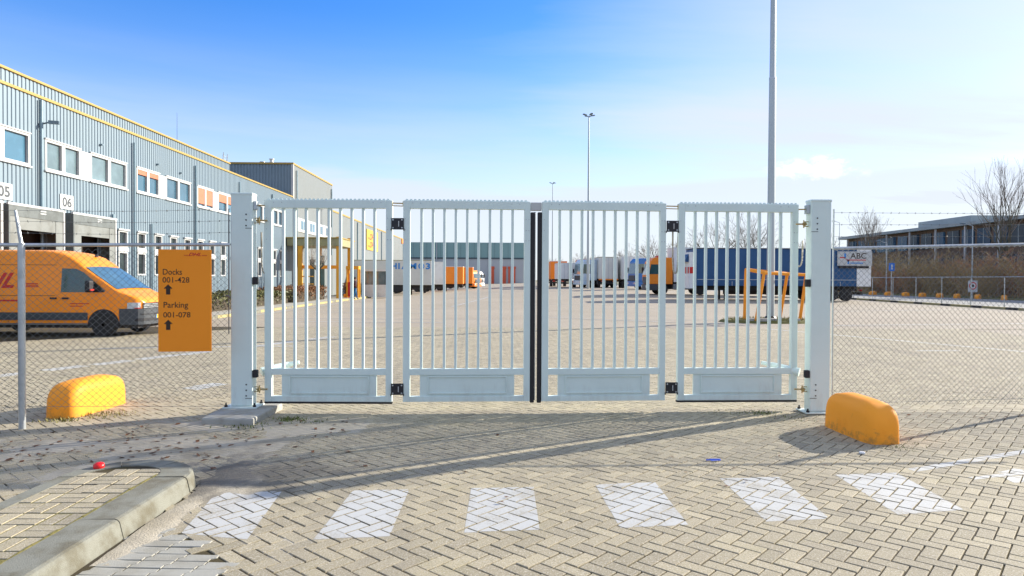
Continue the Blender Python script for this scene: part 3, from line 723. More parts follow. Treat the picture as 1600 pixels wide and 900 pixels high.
loopcable(RG, ro, 2.225, 8.71, 2.14, .070, .36); loopcable(RG, ro, 3.85, 8.75, 2.10, .09, .22)

def gate_post(x0, x1, y0, y1, h, label, side, foot):
    cx, cy = (x0+x1)/2, (y0+y1)/2
    t = thing('gate_post', label, 'gate post', (cx, cy, 0), 0, 'gate posts')
    o3 = (cx, cy, 0); z0 = foot+.012
    MB().box(x0, x1, y0, y1, z0, h).build('shaft', M['gate'], t, org=o3, bevel=.018)
    MB().box(x0-.004, x1+.004, y0-.004, y1+.004, h-.03, h+.004).build('cap', M['gate'], t, org=o3, bevel=.01)
    MB().box(x0-.075, x1+.075, y0-.075, y1+.075, foot-.004, foot+.014).build('base_plate', M['gate'], t, org=o3, bevel=.004)
    for bx in (x0-.04, x1+.04):
        for by in (y0-.04, y1+.04):
            m = MB(); m.tube((bx, by, foot+.013), (bx, by, foot+.035), .021, n=6); m.tube((bx, by, foot+.03), (bx, by, foot+.06), .011, n=8); m.build('anchor_bolt', M['blackmetal'], t, org=o3)
    ex = x1 if side > 0 else x0           # face towards the gate
    for z in (2.42, .30):
        m = MB(); px_ = x1-.075 if side > 0 else x0+.075
        for dz in (.07, 0, -.07): m.tube((px_, y0+.001, z+dz), (px_, y0-.007, z+dz), .009, n=8)
        m.build('hinge_bolt', M['blackmetal'], t, org=o3)
        m = MB(); m.box(min(px_-.012, ex), max(px_+.012, ex), y0-.0035, y0-.001, z-.105, z-.099); m.build('seam', M['blackmetal'], t, org=o3)
        m = MB(); s = side
        m.tube((ex, cy, z+.03), (ex+s*.05, cy, z+.03), .006, n=6); m.tube((ex, cy, z-.03), (ex+s*.05, cy, z-.03), .006, n=6)
        m.tube((ex+s*.02, cy, z), (ex+s*.16, cy, z), .011, n=8); m.tube((ex+s*.045, cy-.02, z), (ex+s*.075, cy-.02, z), .026, n=6)
        m.tube((ex+s*.06, cy, z-.05), (ex+s*.06, cy, z+.05), .008, n=6)
        m.build('hinge_eye', M['brass'], t, org=o3)
    m = MB(); m.box(min(ex, ex+side*.042), max(ex, ex+side*.042), cy-.05, cy+.03, 2.55, 2.66); m.build('top_bracket', M['zinc'], t, org=o3, bevel=.004)
    MB().tube((ex, cy, 2.61), (ex+side*.12, cy+.02, 2.61), .009, n=8).build('top_arm', M['brass'], t, org=o3)
    for z in (1.665, .505):
        q = MB(); q.box(min(ex+side*.001, ex+side*.062), max(ex+side*.001, ex+side*.062), y0-.012, y0+.055, z-.048, z+.048); q.build('light_sensor', M['rubber'], t, org=o3, bevel=.01)
    m = MB(); a0 = Vector((ex+side*.04, cy+.13, .50)); a1 = Vector((ex+side*.32, cy+.33, .57))
    m.tube(a0, a1, .058, .040, 12); m.tube(a1, a1+Vector((side*.14, 0, .03)), .034, .024, 10); m.build('drive_arm', M['gate'], t, org=o3, smooth=False)
    return t
gate_post(-3.365, -3.095, 8.45, 8.61, 2.755, 'tall square grey gate post on a raised concrete footing at the left', 1, .085)
gate_post(3.935, 4.195, 8.52, 8.69, 2.725, 'tall square grey gate post behind the right yellow block', -1, .012)
ft = MB(); ft.prism([(-3.46, 7.84), (-2.86, 7.80), (-2.82, 8.78), (-3.50, 8.80)], -.2, .081, 'z'); 
tag(ft.build('post_footing', M['concrete'], bevel=.02, fixn=True), 'low grey concrete footing block under the left gate post', 'footing')

# ================================================================== chain-link fences
def chainlink(fence, org, p0, p1, z0, z1, d=.076, r=.0026):
    L = math.hypot(p1[0]-p0[0], p1[1]-p0[1]); ux, uy = (p1[0]-p0[0])/L, (p1[1]-p0[1])/L
    nw, ns = int(L/(d/2)), int((z1-z0)/(d/2))
    V = []; Fq = []
    nrm = np.array([-uy, ux, 0.0])
    for j in range(nw):
        prev = None
        sag = .006*math.sin(j*.37)
        for k in range(ns+1):
            u = (j+((k+j) % 2))*d/2; z = z0+k*d/2+sag
            off = (.003 if (k+j) % 2 else -.003)
            p = np.array([p0[0]+ux*u-org[0], p0[1]+uy*u-org[1], z])+nrm*off
            o = len(V)
            V += [tuple(p+nrm*r), tuple(p+np.array([ux, uy, 0])*r*.87-nrm*r*.5), tuple(p-np.array([ux, uy, 0])*r*.87-nrm*r*.5)]
            if k: Fq += [(o-3, o-2, o+1, o), (o-2, o-1, o+2, o+1), (o-1, o-3, o, o+2)]
    m = MB(); m.v = V; m.f = Fq; m.m = [0]*len(Fq)
    stuff(m.build('wire_mesh', M['wire'], fence))
def barbed(fence, org, p0, p1, z0, z1, seed):
    r = random.Random(seed); m = MB(); L = math.hypot(p1[0]-p0[0], p1[1]-p0[1]); N = int(L/.11)
    P = []
    for i in range(N+1):
        t = i/N; P.append(Vector((p0[0]+(p1[0]-p0[0])*t-org[0], p0[1]+(p1[1]-p0[1])*t-org[1], z0+(z1-z0)*t-.02*math.sin(math.pi*t))))
    for a, b in zip(P[:-1], P[1:]): m.tube(a, b, .0022, n=4, cap=False)
    for p in P:
        for _ in range(2):
            d = Vector((r.uniform(-1,1)*.4, r.uniform(-1,1), r.uniform(-1,1))).normalized()*.016; m.tube(p-d, p+d, .0014, n=3)
        m.tube(p-Vector((.006,0,0)), p+Vector((.006,0,0)), .004, n=5)
    m.build('barbed_wire', M['wire'], fence)
def rail_tube(m, a, b, r, wavy=True):
    m.tube(a, b, r, n=12)
FL0, FL1 = (-7.35, 6.77), (-3.375, 8.455); fo = (-5.35, 7.62)
LF = thing('chain_link_fence', 'galvanised chain link fence with barbed wire left of the gate', 'fence', (-5.35, 7.62, 0), 0, 'fences beside the gate')
m = MB(); m.tube((0,0,-.1), (0,0,2.06), .036, n=16); m.tube((0,0,2.06), (0,0,2.075), .040, n=16); m.build('post', M['zinc'], LF, smooth=False)
m = MB(); m.tube((0,0,2.06), (-.05,-.02,2.44), .021, .014, n=10); m.build('barb_arm', M['zinc'], LF)
m = MB(); m.tube((FL0[0]-fo[0], FL0[1]-fo[1], 2.03), (0, 0, 2.055), .021, n=12); m.tube((0, 0, 2.055), (FL1[0]-fo[0], FL1[1]-fo[1], 2.112), .021, n=12); m.build('top_rail', M['zinc'], LF)
m = MB(); m.tube((FL0[0]-fo[0], FL0[1]-fo[1], .22), (0,0,.25), .0025, n=4); m.tube((0,0,.25), (FL1[0]-fo[0], FL1[1]-fo[1], .10), .0025, n=4); m.build('tension_wire', M['wire'], LF)
m = MB(); m.tube((FL1[0]-fo[0]-.012, FL1[1]-fo[1], 1.0), (FL1[0]-fo[0]-.012, FL1[1]-fo[1], 2.55), .007, n=6); m.tube((FL1[0]-fo[0]-.05, FL1[1]-fo[1], 1.48), (FL1[0]-fo[0]+.01, FL1[1]-fo[1], 1.46), .012, n=6); m.build('end_bar', M['wire'], LF)
chainlink(LF, fo, FL0, FL1, .20, 2.05)
for i, (za, zb) in enumerate(((2.44, 2.555), (2.32, 2.41), (2.19, 2.265))):
    barbed(LF, fo, (FL0[0]-.05, FL0[1]), (fo[0]-.05, fo[1]-.02), za-.02, za, 20+i); barbed(LF, fo, (fo[0]-.05, fo[1]-.02), FL1, za, zb, 30+i)
FR0, FR1 = (4.285, 8.655), (9.6, 8.975)
RF = thing('chain_link_fence', 'galvanised chain link fence with barbed wire right of the gate', 'fence', (4.285, 8.655, 0), 0, 'fences beside the gate')
fo2 = FR0
m = MB(); m.tube((0,0,0), (0,0,2.62), .011, n=8); m.build('end_bar', M['zinc'], RF)
m = MB(); m.tube((3.05, .185, -.1), (3.05, .185, 2.17), .036, n=16); m.build('post', M['zinc'], RF)
m = MB(); m.tube((0,0,2.112), (FR1[0]-fo2[0], FR1[1]-fo2[1], 2.265), .021, n=12); m.build('top_rail', M['zinc'], RF)
m = MB()
for i in range(70):                      # tie loops over the rail
    t = i/70*5.3; z = 2.112+.153*t/5.3
    m.tube((t, .06*t-.024, z+.004), (t+.038, .06*t-.024, z-.03), .0035, n=4); m.tube((t+.038, .06*t-.024, z-.03), (t+.076, .06*t-.024, z+.004), .0035, n=4)
m.build('rail_ties', M['zinc'], RF)
m = MB(); m.tube((0,0,.10), (FR1[0]-fo2[0], FR1[1]-fo2[1], .20), .0025, n=4); m.build('tension_wire', M['wire'], RF)
chainlink(RF, fo2, FR0, FR1, .08, 2.13)
for i, (za, zb) in enumerate(((2.575, 2.66), (2.42, 2.52), (2.265, 2.37))): barbed(RF, fo2, FR0, FR1, za, zb, 40+i)

# ================================================================== direction sign on the left fence
SG = thing('direction_sign', 'orange direction sign for docks and parking hung on the left fence', 'sign', (-3.785, 8.15, 0), R_(7))
w2, sz0, sz1 = .300, .815, 2.035
MB().box(-w2, w2, -.012, .012, sz0, sz1).build('sign_plate', M['signorange'], SG, bevel=.003)
def onsign(u0, z0, s=1.0): return lambda a, b: (u0+a*s, -.0135, z0+b)
pxs = (2*w2)/81.5
def SX(px): return -w2+(px-247.5)*pxs
def SZ(py): return sz1-(py-390.5)*(sz1-sz0)/159.5
m = MB()
def sline(txt, x0, x1, ybase, ytop):
    V, Fc = textmesh(txt, 1.0, off=.006)
    wid = max(v[0] for v in V); hgt = max(v[1] for v in V)
    sx_ = (SX(x1)-SX(x0))/wid; sy_ = (SZ(ytop)-SZ(ybase))/hgt
    m = MB(); m.add([(SX(x0)+v[0]*sx_, -.0135, SZ(ybase)+v[1]*sy_) for v in V], Fc); m.build('lettering', M['signdark'], SG)
sline('Docks', 254, 284, 429.7, 420.8); sline('001-428', 254, 295.5, 442, 433.6); sline('Parking', 255, 293.5, 481.2, 472.2); sline('001-078', 255, 297, 496.4, 488.2)
for yt in (444.8, 500.0):
    a = MB(); cx = SX(262.8); zt = SZ(yt); zb = SZ(yt+16)
    for q in ([(-.052, .052), (.052, .052), (0, 0)],): a.poly([(cx-.050, -.0135, zt-.052), (cx+.050, -.0135, zt-.052), (cx, -.0135, zt)])
    a.poly([(cx-.024, -.0135, zb), (cx+.024, -.0135, zb), (cx+.024, -.0135, zt-.052), (cx-.024, -.0135, zt-.052)]); a.build('arrow', M['signdark'], SG)
def logo(mb, fn, W, H):
    """bold slanted three-letter mark between pinstripes, in a W x H box"""
    sh = .30
    V, Fc = textmesh('DHL', 1.0, shear=0.0, off=.03, space=1.0)
    wx = max(v[0] for v in V); mn = min(v[0] for v in V); hy = max(v[1] for v in V)
    LW = W*.62; x0 = W*.19
    mb.add([fn(x0+(v[0]-mn)/(wx-mn)*LW*.86+v[1]/hy*LW*.14, v[1]/hy*H) for v in V], Fc)
    for k in range(3):
        z = H*(.02+.11*k); t = H*.06
        mb.poly([fn(0, z), fn(W*.18+z*.2, z), fn(W*.18+z*.2, z+t), fn(0+z*.2, z+t)])
        mb.poly([fn(x0+LW*.93, z), fn(W-z*.3, z), fn(W-z*.3, z+t), fn(x0+LW*.93, z+t)])
lg = MB(); logo(lg, lambda a, b: (SX(287)+a, -.0135, SZ(400.3)+b), SX(323)-SX(287), SZ(395.3)-SZ(400.3)); lg.build('logo', M['red'], SG)
for zz in (.95, 1.9): MB().box(-.25, .25, .013, .03, zz-.02, zz+.02).build('sign_bracket', M['zinc'], SG)

# ================================================================== yellow concrete blocks
def blockmesh(L, W, H, seed=0):
    a0, b0 = L/2, W/2; lev = []
    z1a = H*.38
    for z in np.linspace(0, H, 15):
        t = max(0, (z-z1a)/(H-z1a)); ea = a0-(a0*.52)*(1-math.sqrt(max(0, 1-t**2.3)))
        tb = max(0, (z-H*.66)/(H*.34)); eb = b0-.02*z/H-(b0*.55)*(1-math.sqrt(max(0, 1-tb**2.2)))
        lev.append((ea, eb, z))
    N = 48; m = MB(); V = []
    for ea, eb, z in lev:
        for i in range(N):
            t = 2*math.pi*i/N; c, s = math.cos(t), math.sin(t); e = .34
            x = ea*math.copysign(abs(c)**e, c); y = eb*math.copysign(abs(s)**(e*1.5), s)
            nn = .0015*mnoise.noise((x*6, y*6, z*6+seed)); V.append((x+nn, y+nn, z))
    Fq = [(k*N+i, k*N+(i+1) % N, (k+1)*N+(i+1) % N, (k+1)*N+i) for k in range(len(lev)-1) for i in range(N)]
    V.append((0, 0, H+.002)); c = len(V)-1; b = (len(lev)-1)*N
    Fq += [(b+i, b+(i+1) % N, c) for i in range(N)]
    m.add(V, Fq); return m
o = blockmesh(1.16, .42, .425, 1).build('concrete_block', M['yblock'], smooth=True); o.location = (-5.285, 8.72, -.005); o.rotation_euler = (0, .02, R_(88))
tag(o, 'rounded yellow concrete block behind the left chain link fence', 'block', 'yellow blocks flanking the gate')
o = blockmesh(.98, .39, .425, 5).build('concrete_block', M['yblock'], smooth=True); o.location = (3.985, 7.40, -.005); o.rotation_euler = (0, -.01, R_(93))
tag(o, 'rounded yellow concrete block in front of the right gate post', 'block', 'yellow blocks flanking the gate')

# ================================================================== small litter
m = MB(); m.lathe([(.040, 0), (.043, .012), (.040, .032), (.02, .042), (.0, .043)], (0,0,0), 'z', 14); o = m.build('plastic_litter', M['litterred'], smooth=True); o.location = (-3.32, 5.62, KH); o.rotation_euler = (.25, .1, 0)
tag(o, 'bright red plastic cap lying on the traffic island', 'litter')
m = MB(); m.tube((-.07,0,.012), (.06,.015,.012), .008, .005, 8); m.add([(-.03,-.02,.008),(.07,0,.008),(.07,.03,.016),(-.03,.015,.02)], [(0,1,2,3)]); o = m.build('plastic_strip', M['litterblue']); o.location = (2.0, 6.28, 0)
tag(o, 'thin blue plastic strip lying on the bricks before the gate', 'litter')
m = MB(); m.lathe([(.0, 0), (.028, .002), (.03, .012), (.026, .02), (.0, .022)], (0,0,0), 'z', 10); o = m.build('cup_lid', M['litterwhite']); o.location = (3.55, 6.55, 0)
tag(o, 'tiny white plastic scrap in the shadow of the right yellow block', 'litter')
# ================================================================== warehouse on the left (facade plane x = -17, facing +x)
XW = -17.0
def ribwall(y0, y1, z0, z1, x, openings=(), pitch=.2, depth=.028):
    """profiled sheet facing +x with real ribs; openings = (ya, yb, za, zb)"""
    m = MB(); n = int(round((y1-y0)/pitch)); pitch = (y1-y0)/n
    for i in range(n):
        y = y0+i*pitch
        P = [(y, x), (y+pitch*.55, x), (y+pitch*.65, x-depth), (y+pitch*.90, x-depth), (y+pitch, x)]
        for (ya, xa), (yb, xb) in zip(P[:-1], P[1:]):
            yc = (ya+yb)/2; zr = [(z0, z1)]
            for (oa, ob, za, zb) in openings:
                if oa < yc < ob:
                    nr_ = []
                    for a, b in zr:
                        if zb <= a or za >= b: nr_.append((a, b)); continue
                        if za > a: nr_.append((a, za))
                        if zb < b: nr_.append((zb, b))
                    zr = nr_
            for a, b in zr: m.add([(xa, ya, a), (xb, yb, a), (xb, yb, b), (xa, ya, b)], [(0,1,2,3)])
    return m
wo_ = (XW, 38, 0)
WH = thing('warehouse', 'long silver blue profiled warehouse with yellow roof trim and upper windows along the left', 'warehouse', wo_)
B0, BAY = 25.14, 6.29
ops = []; wins = []
for k in range(-2, 5):
    yb = B0+k*BAY
    for (a, b, side) in ((.33, 2.42, 'A'), (3.10, 5.80, 'B')):
        if yb+b > 55.6: continue
        ops.append((yb+a, yb+b, 5.69, 6.84)); wins.append((yb+a, yb+b, k, side))
lows = [(30.25+i*1.56, 30.25+i*1.56+.74) for i in range(15)]
for a, b in lows: ops += [(a, b, 3.02, 3.80), (a, b, 1.80, 2.86)]
docks = [(19.6, 22.5), (22.75, 25.65), (26.15, 29.05)]
for a, b in docks: ops.append((a+.35, b-.35, .9, 3.9))
ribwall(14, 55.4, .0, 8.27, XW, ops).build('facade', M['clad'], WH, org=wo_)
ribwall(14, 42.7, 8.27, 8.83, XW-.04).build('parapet', M['clad'], WH, org=wo_)
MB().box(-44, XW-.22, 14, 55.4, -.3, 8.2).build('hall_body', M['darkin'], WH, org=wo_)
MB().box(-44, XW-.3, 14.2, 42.6, 8.2, 8.78).build('roof_body', M['clad_far'], WH, org=wo_)
MB().box(XW-.15, XW+.05, 14, 55.42, 8.265, 8.37).build('roof_trim', M['trim'], WH, org=wo_, bevel=.01)
MB().box(XW-.2, XW+.02, 14, 42.72, 8.82, 8.91).build('parapet_trim', M['trim'], WH, org=wo_, bevel=.01)
MB().box(XW-.03, XW+.03, 14, 55.4, -.2, .35).build('plinth', M['concrete'], WH, org=wo_)
for (a, b, k, side) in wins:
    fr = MB(); x0, x1 = XW-.10, XW+.025; t = .085; c = (a+b)/2
    fr.box(x0, x1, a, a+t, 5.69, 6.84); fr.box(x0, x1, b-t, b, 5.69, 6.84); fr.box(x0, x1, a+t, b-t, 6.84-t, 6.84); fr.box(x0, x1, a+t, b-t, 5.69, 5.69+t); fr.box(x0, x1, c-.10, c+.10, 5.69+t, 6.84-t)
    fr.cm = 1
    wn_ = fr.build('window', M['white'], WH, org=wo_)
    pm = M['pane_blind'] if k == 0 else M['pane']
    for (pa, pb) in ((a+t, c-.10), (c+.10, b-t)):
        MB().box(XW-.13, XW-.075, pa, pb, 5.69+t, 6.84-t).build('pane', pm, wn_, org=wo_)
    MB().box(XW-.02, XW+.075, a-.06, b+.06, 5.63, 5.69).build('sill', M['white'], wn_, org=wo_)
    MB().box(XW-.02, XW+.06, a-.03, b+.03, 6.84, 6.885).build('head_flashing', M['white'], wn_, org=wo_)
    bl = {(1, 'A'): .22, (2, 'A'): .88, (2, 'B'): .48, (3, 'A'): .95}.get((k, side))
    if bl: MB().box(XW-.07, XW+.005, a+t, b-t, 6.84-t-(1.15-2*t)*bl, 6.84-t).build('sun_blind', M['blind'], wn_, org=wo_)
for k in range(-2, 5):
    yb = B0+k*BAY
    if yb+3.1 > 55: continue
    MB().box(XW-.06, XW+.03, yb+2.425, yb+3.095, 5.64, 6.80).build('spandrel_panel', M['white'], WH, org=wo_)
    MB().tube((XW+.09, yb+.02, .1), (XW+.09, yb+.02, 7.9 if k else 8.2), .055, n=10).build('downpipe', M['pipe'], WH, org=wo_)
for yy_ in (29.75, 33.05): MB().tube((XW+.08, yy_, .1), (XW+.08, yy_, 4.45 if yy_ < 30 else 4.3), .05, n=8).build('downpipe', M['pipe'], WH, org=wo_)
for a, b in lows:
    fr = MB(); t = .07
    for z0, z1 in ((3.02, 3.80), (1.80, 2.86)):
        fr.box(XW-.10, XW+.03, a, a+t, z0, z1); fr.box(XW-.10, XW+.03, b-t, b, z0, z1); fr.box(XW-.10, XW+.03, a+t, b-t, z1-t, z1); fr.box(XW-.10, XW+.03, a+t, b-t, z0, z0+t)
    w_ = fr.build('narrow_window', M['white'], WH, org=wo_)
    for z0, z1 in ((3.02, 3.80), (1.80, 2.86)): MB().box(XW-.16, XW-.08, a+t, b-t, z0+t, z1-t).build('pane', M['pane_dark'], w_, org=wo_)
    MB().box(XW-.02, XW+.10, a-.07, b+.07, 3.80, 3.87).build('lintel', M['white'], w_, org=wo_)
    MB().box(XW-.05, XW+.06, a-.05, b+.05, 2.862, 3.018).build('transom_panel', M['white'], w_, org=wo_)
# dock shelters with numbers
for i, (a, b) in enumerate(docks):
    s = MB(); X1 = XW+.62
    s.box(XW, X1, a, a+.07, .35, 4.16); s.box(XW, X1, b-.07, b, .35, 4.16); s.box(XW, X1, a+.07, b-.07, 4.08, 4.16)
    d_ = s.build('dock_shelter', M['rubberflap'], WH, org=wo_)
    MB().box(X1-.06, X1+.01, a-.03, b+.03, 4.12, 4.20).build('shelter_trim', M['white'], d_, org=wo_)
    MB().box(X1-.03, X1-.004, a+.07, b-.07, 3.75, 4.12).build('upper_curtain', M['rubberflap'], d_, org=wo_)
    MB().box(X1-.05, X1-.024, a+.12, b-.12, 3.32, 3.76).build('lower_curtain', M['flap2'], d_, org=wo_)
    for (p, q) in ((a+.07, a+.50), (b-.50, b-.07)): MB().box(X1-.035, X1-.012, p, q, .5, 3.74).build('side_curtain', M['flap2'], d_, org=wo_)
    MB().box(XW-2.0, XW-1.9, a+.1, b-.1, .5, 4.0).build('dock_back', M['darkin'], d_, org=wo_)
    MB().box(X1-.002, X1+.012, b-.10, b-.02, .4, 4.12).build('sunlit_edge', M['white'], d_, org=wo_)  # white strip paints in the sunlit side of the shelter
    lab = MB()
    for j in range(2): lab.box(X1-.003, X1+.004, (a+b)/2+.1, (a+b)/2+.4, 3.93+j*.09, 3.97+j*.09)
    lab.build('small_sticker', M['white'], d_, org=wo_)
    num = '0%d' % (4+i); ny0 = a+.15 if i == 2 else b-2.0
    if i == 1: ny0 = 22.95
    pl = MB().box(XW+.01, XW+.03, ny0, ny0+.80, 4.34, 4.91).build('number_plate', M['white'], WH, org=wo_)
    tm = MB(); V, Fc = textmesh(num, .50, off=.012); wx = max(v[0] for v in V); tm.add([(XW+.033, ny0+.12+v[0]/wx*.56, 4.45+v[1]) for v in V], Fc); tm.build('numerals', M['lettergrey'], pl, org=wo_)
m = MB(); m.cbox((XW+.42, 25.35, 7.42), (.34, .12, .12), .3); m.tube((XW, 25.3, 7.35), (XW+.3, 25.3, 7.42), .03, n=6); m.build('security_camera', M['lamphead'], WH, org=wo_)
for yy_, zz in ((28.9, 7.28), (33.6, 7.25), (36.0, 7.2)): MB().box(XW, XW+.12, yy_, yy_+.12, zz, zz+.06).build('wall_lamp', M['lamphead'], WH, org=wo_)
m = MB(); m.tube((XW-.6, 42.9, 8.2), (XW-.5, 42.9, 9.6), .03, n=6); m.tube((XW-.6, 43.5, 8.2), (XW-.5, 43.5, 9.6), .03, n=6)
for i in range(6): m.tube((XW-.56, 42.9, 8.4+i*.2), (XW-.56, 43.5, 8.4+i*.2), .018, n=5)
m.build('roof_ladder', M['zinc'], WH, org=wo_)
MB().tube((XW-2.5, 41, 8.7), (XW-2.5, 41, 11.6), .02, .008, 5).build('antenna', M['lamphead'], WH, org=wo_)
MB().box(-18.6, -17.9, 40.2, 41.5, 8.7, 9.2).build('roof_vent', M['clad_far'], WH, org=wo_)
# tall hall
t_o = (XW, 62, 0)
TH = thing('tall_hall', 'taller silver hall block rising behind the end of the long warehouse', 'warehouse', t_o)
ribwall(55.5, 68.2, 0, 11.0, XW-.02, pitch=.25).build('side_facade', M['clad_far'], TH, org=t_o)
m = MB()
for i in range(60):
    x = XW-.03-i*.25; P = [(x, 55.5), (x-.14, 55.5), (x-.165, 55.54), (x-.225, 55.54), (x-.25, 55.5)]
    for (xa, ya), (xb, yb) in zip(P[:-1], P[1:]): m.add([(xb, yb, 0), (xa, ya, 0), (xa, ya, 11), (xb, yb, 11)], [(0,1,2,3)])
m.build('end_facade', M['clad'], TH, org=t_o)
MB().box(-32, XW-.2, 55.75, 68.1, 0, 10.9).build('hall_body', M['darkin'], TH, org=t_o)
MB().box(-32, XW+.04, 55.42, 68.25, 10.98, 11.12).build('roof_trim', M['trim'], TH, org=t_o)
MB().box(XW-.16, XW+.03, 55.44, 55.6, 0, 10.98).build('corner_trim', M['white'], TH, org=t_o)
for y in (56.3, 67.8): MB().tube((XW+.08, y, 4), (XW+.08, y, 10.6), .06, n=8).build('downpipe', M['pipe'], TH, org=t_o)
for x, h in ((-19.6, .7), (-20.4, .45), (-22.0, .3)): MB().lathe([(.16, 11.1), (.16, 11.1+h), (.22, 11.1+h), (.22, 11.15+h)], (x, 58, 0), 'z', 10).build('roof_vent', M['zinc'], TH, org=t_o)
MB().box(XW-.02, XW+.05, 56.6, 68, 5.6, 6.75).build('spandrel_panel', M['white'], TH, org=t_o)
for i in range(4):
    y = 57.3+i*2.7; w_ = MB().box(XW-.01, XW+.075, y, y+1.7, 5.72, 6.65).build('window', M['white'], TH, org=t_o)
    MB().box(XW, XW+.085, y+.12, y+.78, 5.82, 6.55).build('pane', M['pane'], w_, org=t_o); MB().box(XW, XW+.085, y+.92, y+1.58, 5.82, 6.55).build('pane', M['pane'], w_, org=t_o)
# far hall with banner
f_o = (XW, 93, 0)
FH = thing('far_hall', 'pale far hall with a yellow banner beyond the tall hall', 'warehouse', f_o)
ribwall(68.3, 117, 0, 8.45, XW-.01, pitch=.4, depth=.04).build('side_facade', M['clad_far'], FH, org=f_o)
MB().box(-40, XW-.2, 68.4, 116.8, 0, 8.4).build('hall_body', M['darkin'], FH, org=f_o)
MB().box(-40, XW+.04, 68.26, 117.1, 8.42, 8.58).build('roof_trim', M['trim'], FH, org=f_o)
bn = MB().box(XW+.005, XW+.09, 85.4, 92.9, 5.35, 7.95).build('banner', M['plate'], FH, org=f_o)
m = MB(); bw = 6.6
lgm = MB(); logo(lgm, lambda a, b: (XW+.096, 85.8+a, 6.7+b), 6.7, .8); lgm.build('banner_print', M['red'], bn, org=f_o)
lgm = MB(); logo(lgm, lambda a, b: (XW+.096, 85.8+a, 5.7+b), 6.7, .75); lgm.build('banner_print', M['red'], bn, org=f_o)
MB().box(XW+.0, XW+.12, 115.2, 116.9, 7.7, 8.5).build('corner_sign', M['truckorange'], FH, org=f_o)
for y in (72, 80, 96, 104): MB().tube((XW+.06, y, 0), (XW+.06, y, 8.3), .07, n=6).build('downpipe', M['pipe'], FH, org=f_o)

# entrance portal, booths
p_o = (-14.5, 57, .1)
EP = thing('entrance_portal', 'orange steel entrance portal with flat canopy in front of the hall', 'portal', p_o)
MB().box(-16.9, -12.7, 53.5, 58.6, 4.25, 4.85).build('canopy', M['olive'], EP, org=p_o, bevel=.03)
MB().box(-16.95, -12.64, 53.42, 58.68, 4.851, 4.93).build('canopy_edge', M['trim'], EP, org=p_o)
for x, y, h, r in ((-15.9, 53.7, 4.3, .16), (-12.95, 53.9, 5.0, .13), (-12.9, 57.6, 5.1, .13), (-15.4, 57.8, 4.3, .1)): MB().box(x-r, x+r, y-r, y+r, .1, h).build('post', M['portal'], EP, org=p_o)
MB().box(-16.0, -12.9, 53.75, 53.95, 2.45, 2.72).build('cross_beam', M['orangeframe'], EP, org=p_o)
for z in (1.2, 1.8): MB().box(-15.75, -14.9, 53.72, 53.8, z, z+.08).build('rail', M['portal'], EP, org=p_o)
for x, z in ((-15.2, 3.2), (-14.4, 3.5)): MB().box(x, x+.35, 53.9, 54.0, .3, z).build('door_panel', M['carglass'], EP, org=p_o)
TB = thing('turnstile_booth', 'small yellow framed turnstile booth right of the entrance portal', 'booth', (-12.3, 56.4, .1))
for x in (-.45, -.05, .45): MB().box(x-.06, x+.06, -.35, -.25, 0, 2.5).build('post', M['portal'], TB); 
for x in (-.45, .45): MB().box(x-.06, x+.06, .25, .35, 0, 2.5).build('post', M['portal'], TB)
MB().box(-.52, .52, -.42, .42, 2.35, 2.62).build('roof', M['portal'], TB); MB().box(-.39, -.11, -.3, -.28, .1, 1.3).build('turnstile', M['red'], TB); MB().box(-.7, -.55, -.5, .4, 0, .3).build('plinth', M['orangeframe'], TB)
GB = thing('guard_booth', 'white gate booth with dark window frames left of the lettered trailer', 'booth', (-11.3, 61.5, .02))
MB().box(-1.0, 1.0, -1, 1, 0, 1.12).build('lower_wall', M['offwhite'], GB); MB().box(-.96, .96, -.96, .96, 1.12, 2.32).build('glazing', M['pane_blind'], GB); MB().box(-1.1, 1.1, -1.1, 1.1, 2.32, 2.5).build('roof', M['offwhite'], GB)
for x in (-.99, -.1, .93): MB().box(x, x+.09, -1.0, -.965, 1.12, 2.32).build('window_post', M['blackmetal'], GB)
BP = thing('barrier_post', 'orange and white barrier post beside the walking person', 'post', (-12.6, 56.4, .1))
MB().box(-.14, 0, -.1, .1, 0, 2.0).build('orange_half', M['orangeframe'], BP); MB().box(.001, .14, -.1, .1, 0, 2.0).build('white_half', M['white'], BP)
# hedges
def hedge(name, label, x0, x1, y0, y1, h, mat, n, seed):
    t = thing(name, label, 'hedge', ((x0+x1)/2, (y0+y1)/2, .1)); r = random.Random(seed); m = MB(); o = ((x0+x1)/2, (y0+y1)/2, .1)
    for _ in range(n):
        x, y = r.uniform(x0, x1), r.uniform(y0, y1)
        hh = h*(.86+.22*mnoise.noise((x*.9, y*.9, seed))+.08*mnoise.noise((x*3, y*3, seed))); z = hh*r.random()**.45
        e = .12*mnoise.noise((y*1.3, z*3, seed*3)); x = min(max(x, x0+.05), x1+e); s = r.uniform(.04, .10)
        a = Vector((r.gauss(0,1), r.gauss(0,1), r.gauss(0,1))).normalized()*s; b = Vector((r.gauss(0,1), r.gauss(0,1), r.gauss(0,1))).normalized()*s*.7; p = Vector((x, y, z+.1))
        m.add([p-a, p-b, p+a, p+b], [(0,1,2,3)])
    stuff(m.build('foliage', mat, t, org=o)); MB().box(x0+.25, x1-.3, y0+.2, y1-.2, .1, h*.7).build('dark_core', M['hedgefill'], t, org=o)  # dark box fills the inside of the hedge behind the leaves
    return t
hedge('hedge', 'low green clipped hedge in front of the warehouse windows', -15.9, -13.3, 28.6, 43.5, .95, M['leafgreen'], 9000, 3)
hedge('hedge', 'copper brown hedge in front of the entrance portal', -15.9, -13.1, 44, 51.5, 1.15, M['leafred'], 5000, 4)
hedge('hedge', 'small reddish hedge right of the turnstile booth', -13.8, -12.3, 58.5, 60.5, 1.3, M['leafred'], 1200, 5)

